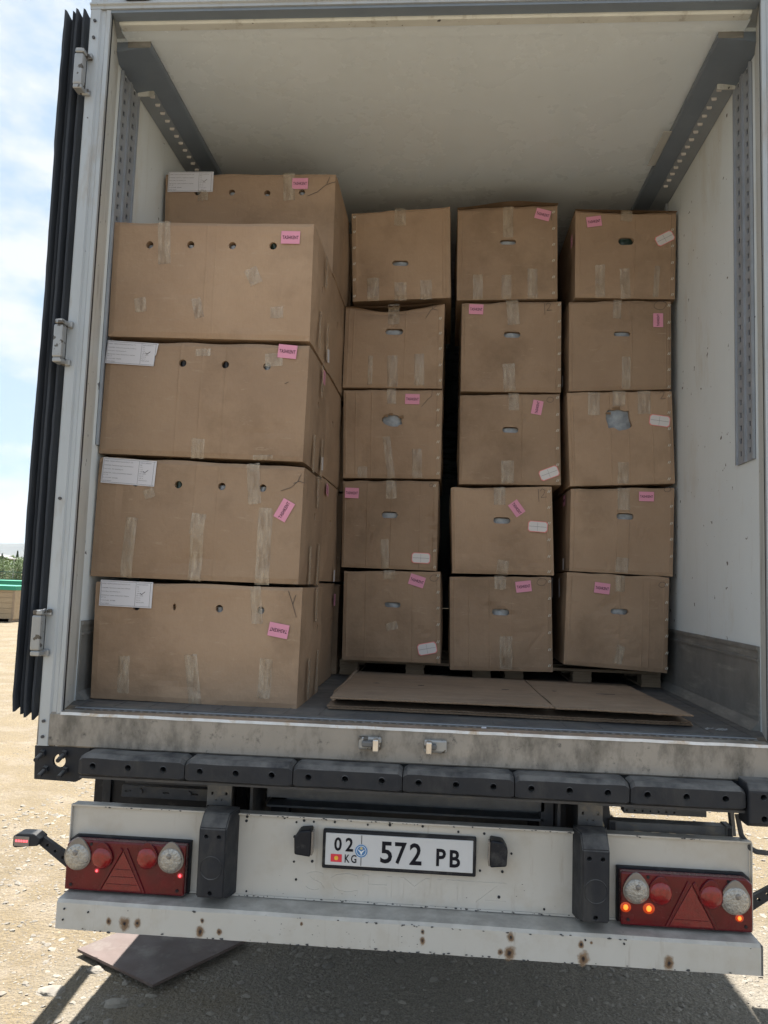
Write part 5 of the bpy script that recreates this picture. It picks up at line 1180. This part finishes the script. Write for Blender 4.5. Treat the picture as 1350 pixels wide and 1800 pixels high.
tag(link('distant_treeline', me, M['leaf']), 'dense far treeline reading as one green mass beyond the fence', 'treeline', kind='stuff')
# lamp post
lp = empty('lamp_post', (-36.1, 60, 0)); tag(lp, 'pale lamp post with two white heads rising above the trees', 'lamp post')
obj('pole', cyl(B(), (0, 0, 0), (0, 0, 2.62), .05, .035, 10), M['post'], lp)
for s in (-1, 1):
    hd_ = obj('lamp_head', box(B(), *(sorted((s * .05, s * .38))), -.1, .1, 2.60, 2.72, .03), M['sticker_white'], lp)
# low far buildings
def house(x, y, w, h, label, col):
    r = empty('distant_building', (x, y, 0)); tag(r, label, 'building')
    obj('wall', box(B(), -w / 2, w / 2, 0, w * .6, 0, h), col, r)
    obj('roof', prism(B(), [(-w / 2 - .3, h), (w / 2 + .3, h), (0, h * 1.35)], -.3, w * .6 + .3, 'y'), M['fence'] if col is M['ply'] else M['kick'], r)
    for k in range(3): obj('window', box(B(), -w * .35 + k * w * .28, -w * .22 + k * w * .28, -.03, -.001, h * .4, h * .75), M['dark'], r)
house(-176, 290, 14, 5.5, 'small white distant building with low roof beyond the trees', M['wall'])
house(-160, 300, 10, 4.5, 'pale distant building nearest the trailer door beyond the trees', M['ply'])
# hills
V2, F2 = [], []; n = 160
for j in range(10):
    for i in range(n + 1):
        x = -16000 + 30000 * i / n; t = j / 9
        hh = 375 + 120 * noise.noise(Vector((x / 2500, 0, 0))) + 45 * noise.noise(Vector((x / 700, 1, 0))) + 12 * noise.noise(Vector((x / 200, 2, 0)))
        hh = hh - 40 * math.exp(-((x + 5250) / 2500) ** 2)
        V2.append((x, 9000 - 1800 * (1 - t) + 300 * noise.noise(Vector((x / 500, t * 3, 5))), hh * t ** 1.3 * (1 + .12 * noise.noise(Vector((x / 350, t * 5, 9))) * (1 - t)) - 2))
for j in range(9):
    for i in range(n): a = j * (n + 1) + i; F2.append((a, a + 1, a + n + 2, a + n + 1))
b0 = len(V2)
for i in range(n + 1): x = V2[9 * (n + 1) + i][0]; V2.append((x, 9700, -2))
for i in range(n): a = 9 * (n + 1) + i; F2.append((a, a + 1, b0 + i + 1, b0 + i))
me = bpy.data.meshes.new('hills'); me.from_pydata(V2, [], F2)
for p in me.polygons: p.use_smooth = True
tag(link('hills', me, M['hill']), kind='structure')

# ------------------------------------------------------------------ haze
HAZE = True
if HAZE:
    bm = box(B(), -14000, 14000, -60, 9900, -3.5, 620); hz = obj('haze', bm, None)
    hz.data.materials.clear()
    m = bpy.data.materials.new('haze_air'); m.use_nodes = True; t = m.node_tree; t.nodes.remove(t.nodes['Principled BSDF'])
    pv = t.nodes.new('ShaderNodeVolumePrincipled'); pv.inputs['Density'].default_value = 2.6e-5; pv.inputs['Color'].default_value = (.72, .86, 1, 1); pv.inputs['Anisotropy'].default_value = .3
    t.links.new(pv.outputs[0], t.nodes['Material Output'].inputs['Volume']); hz.data.materials.append(m); tag(hz, kind='stuff')
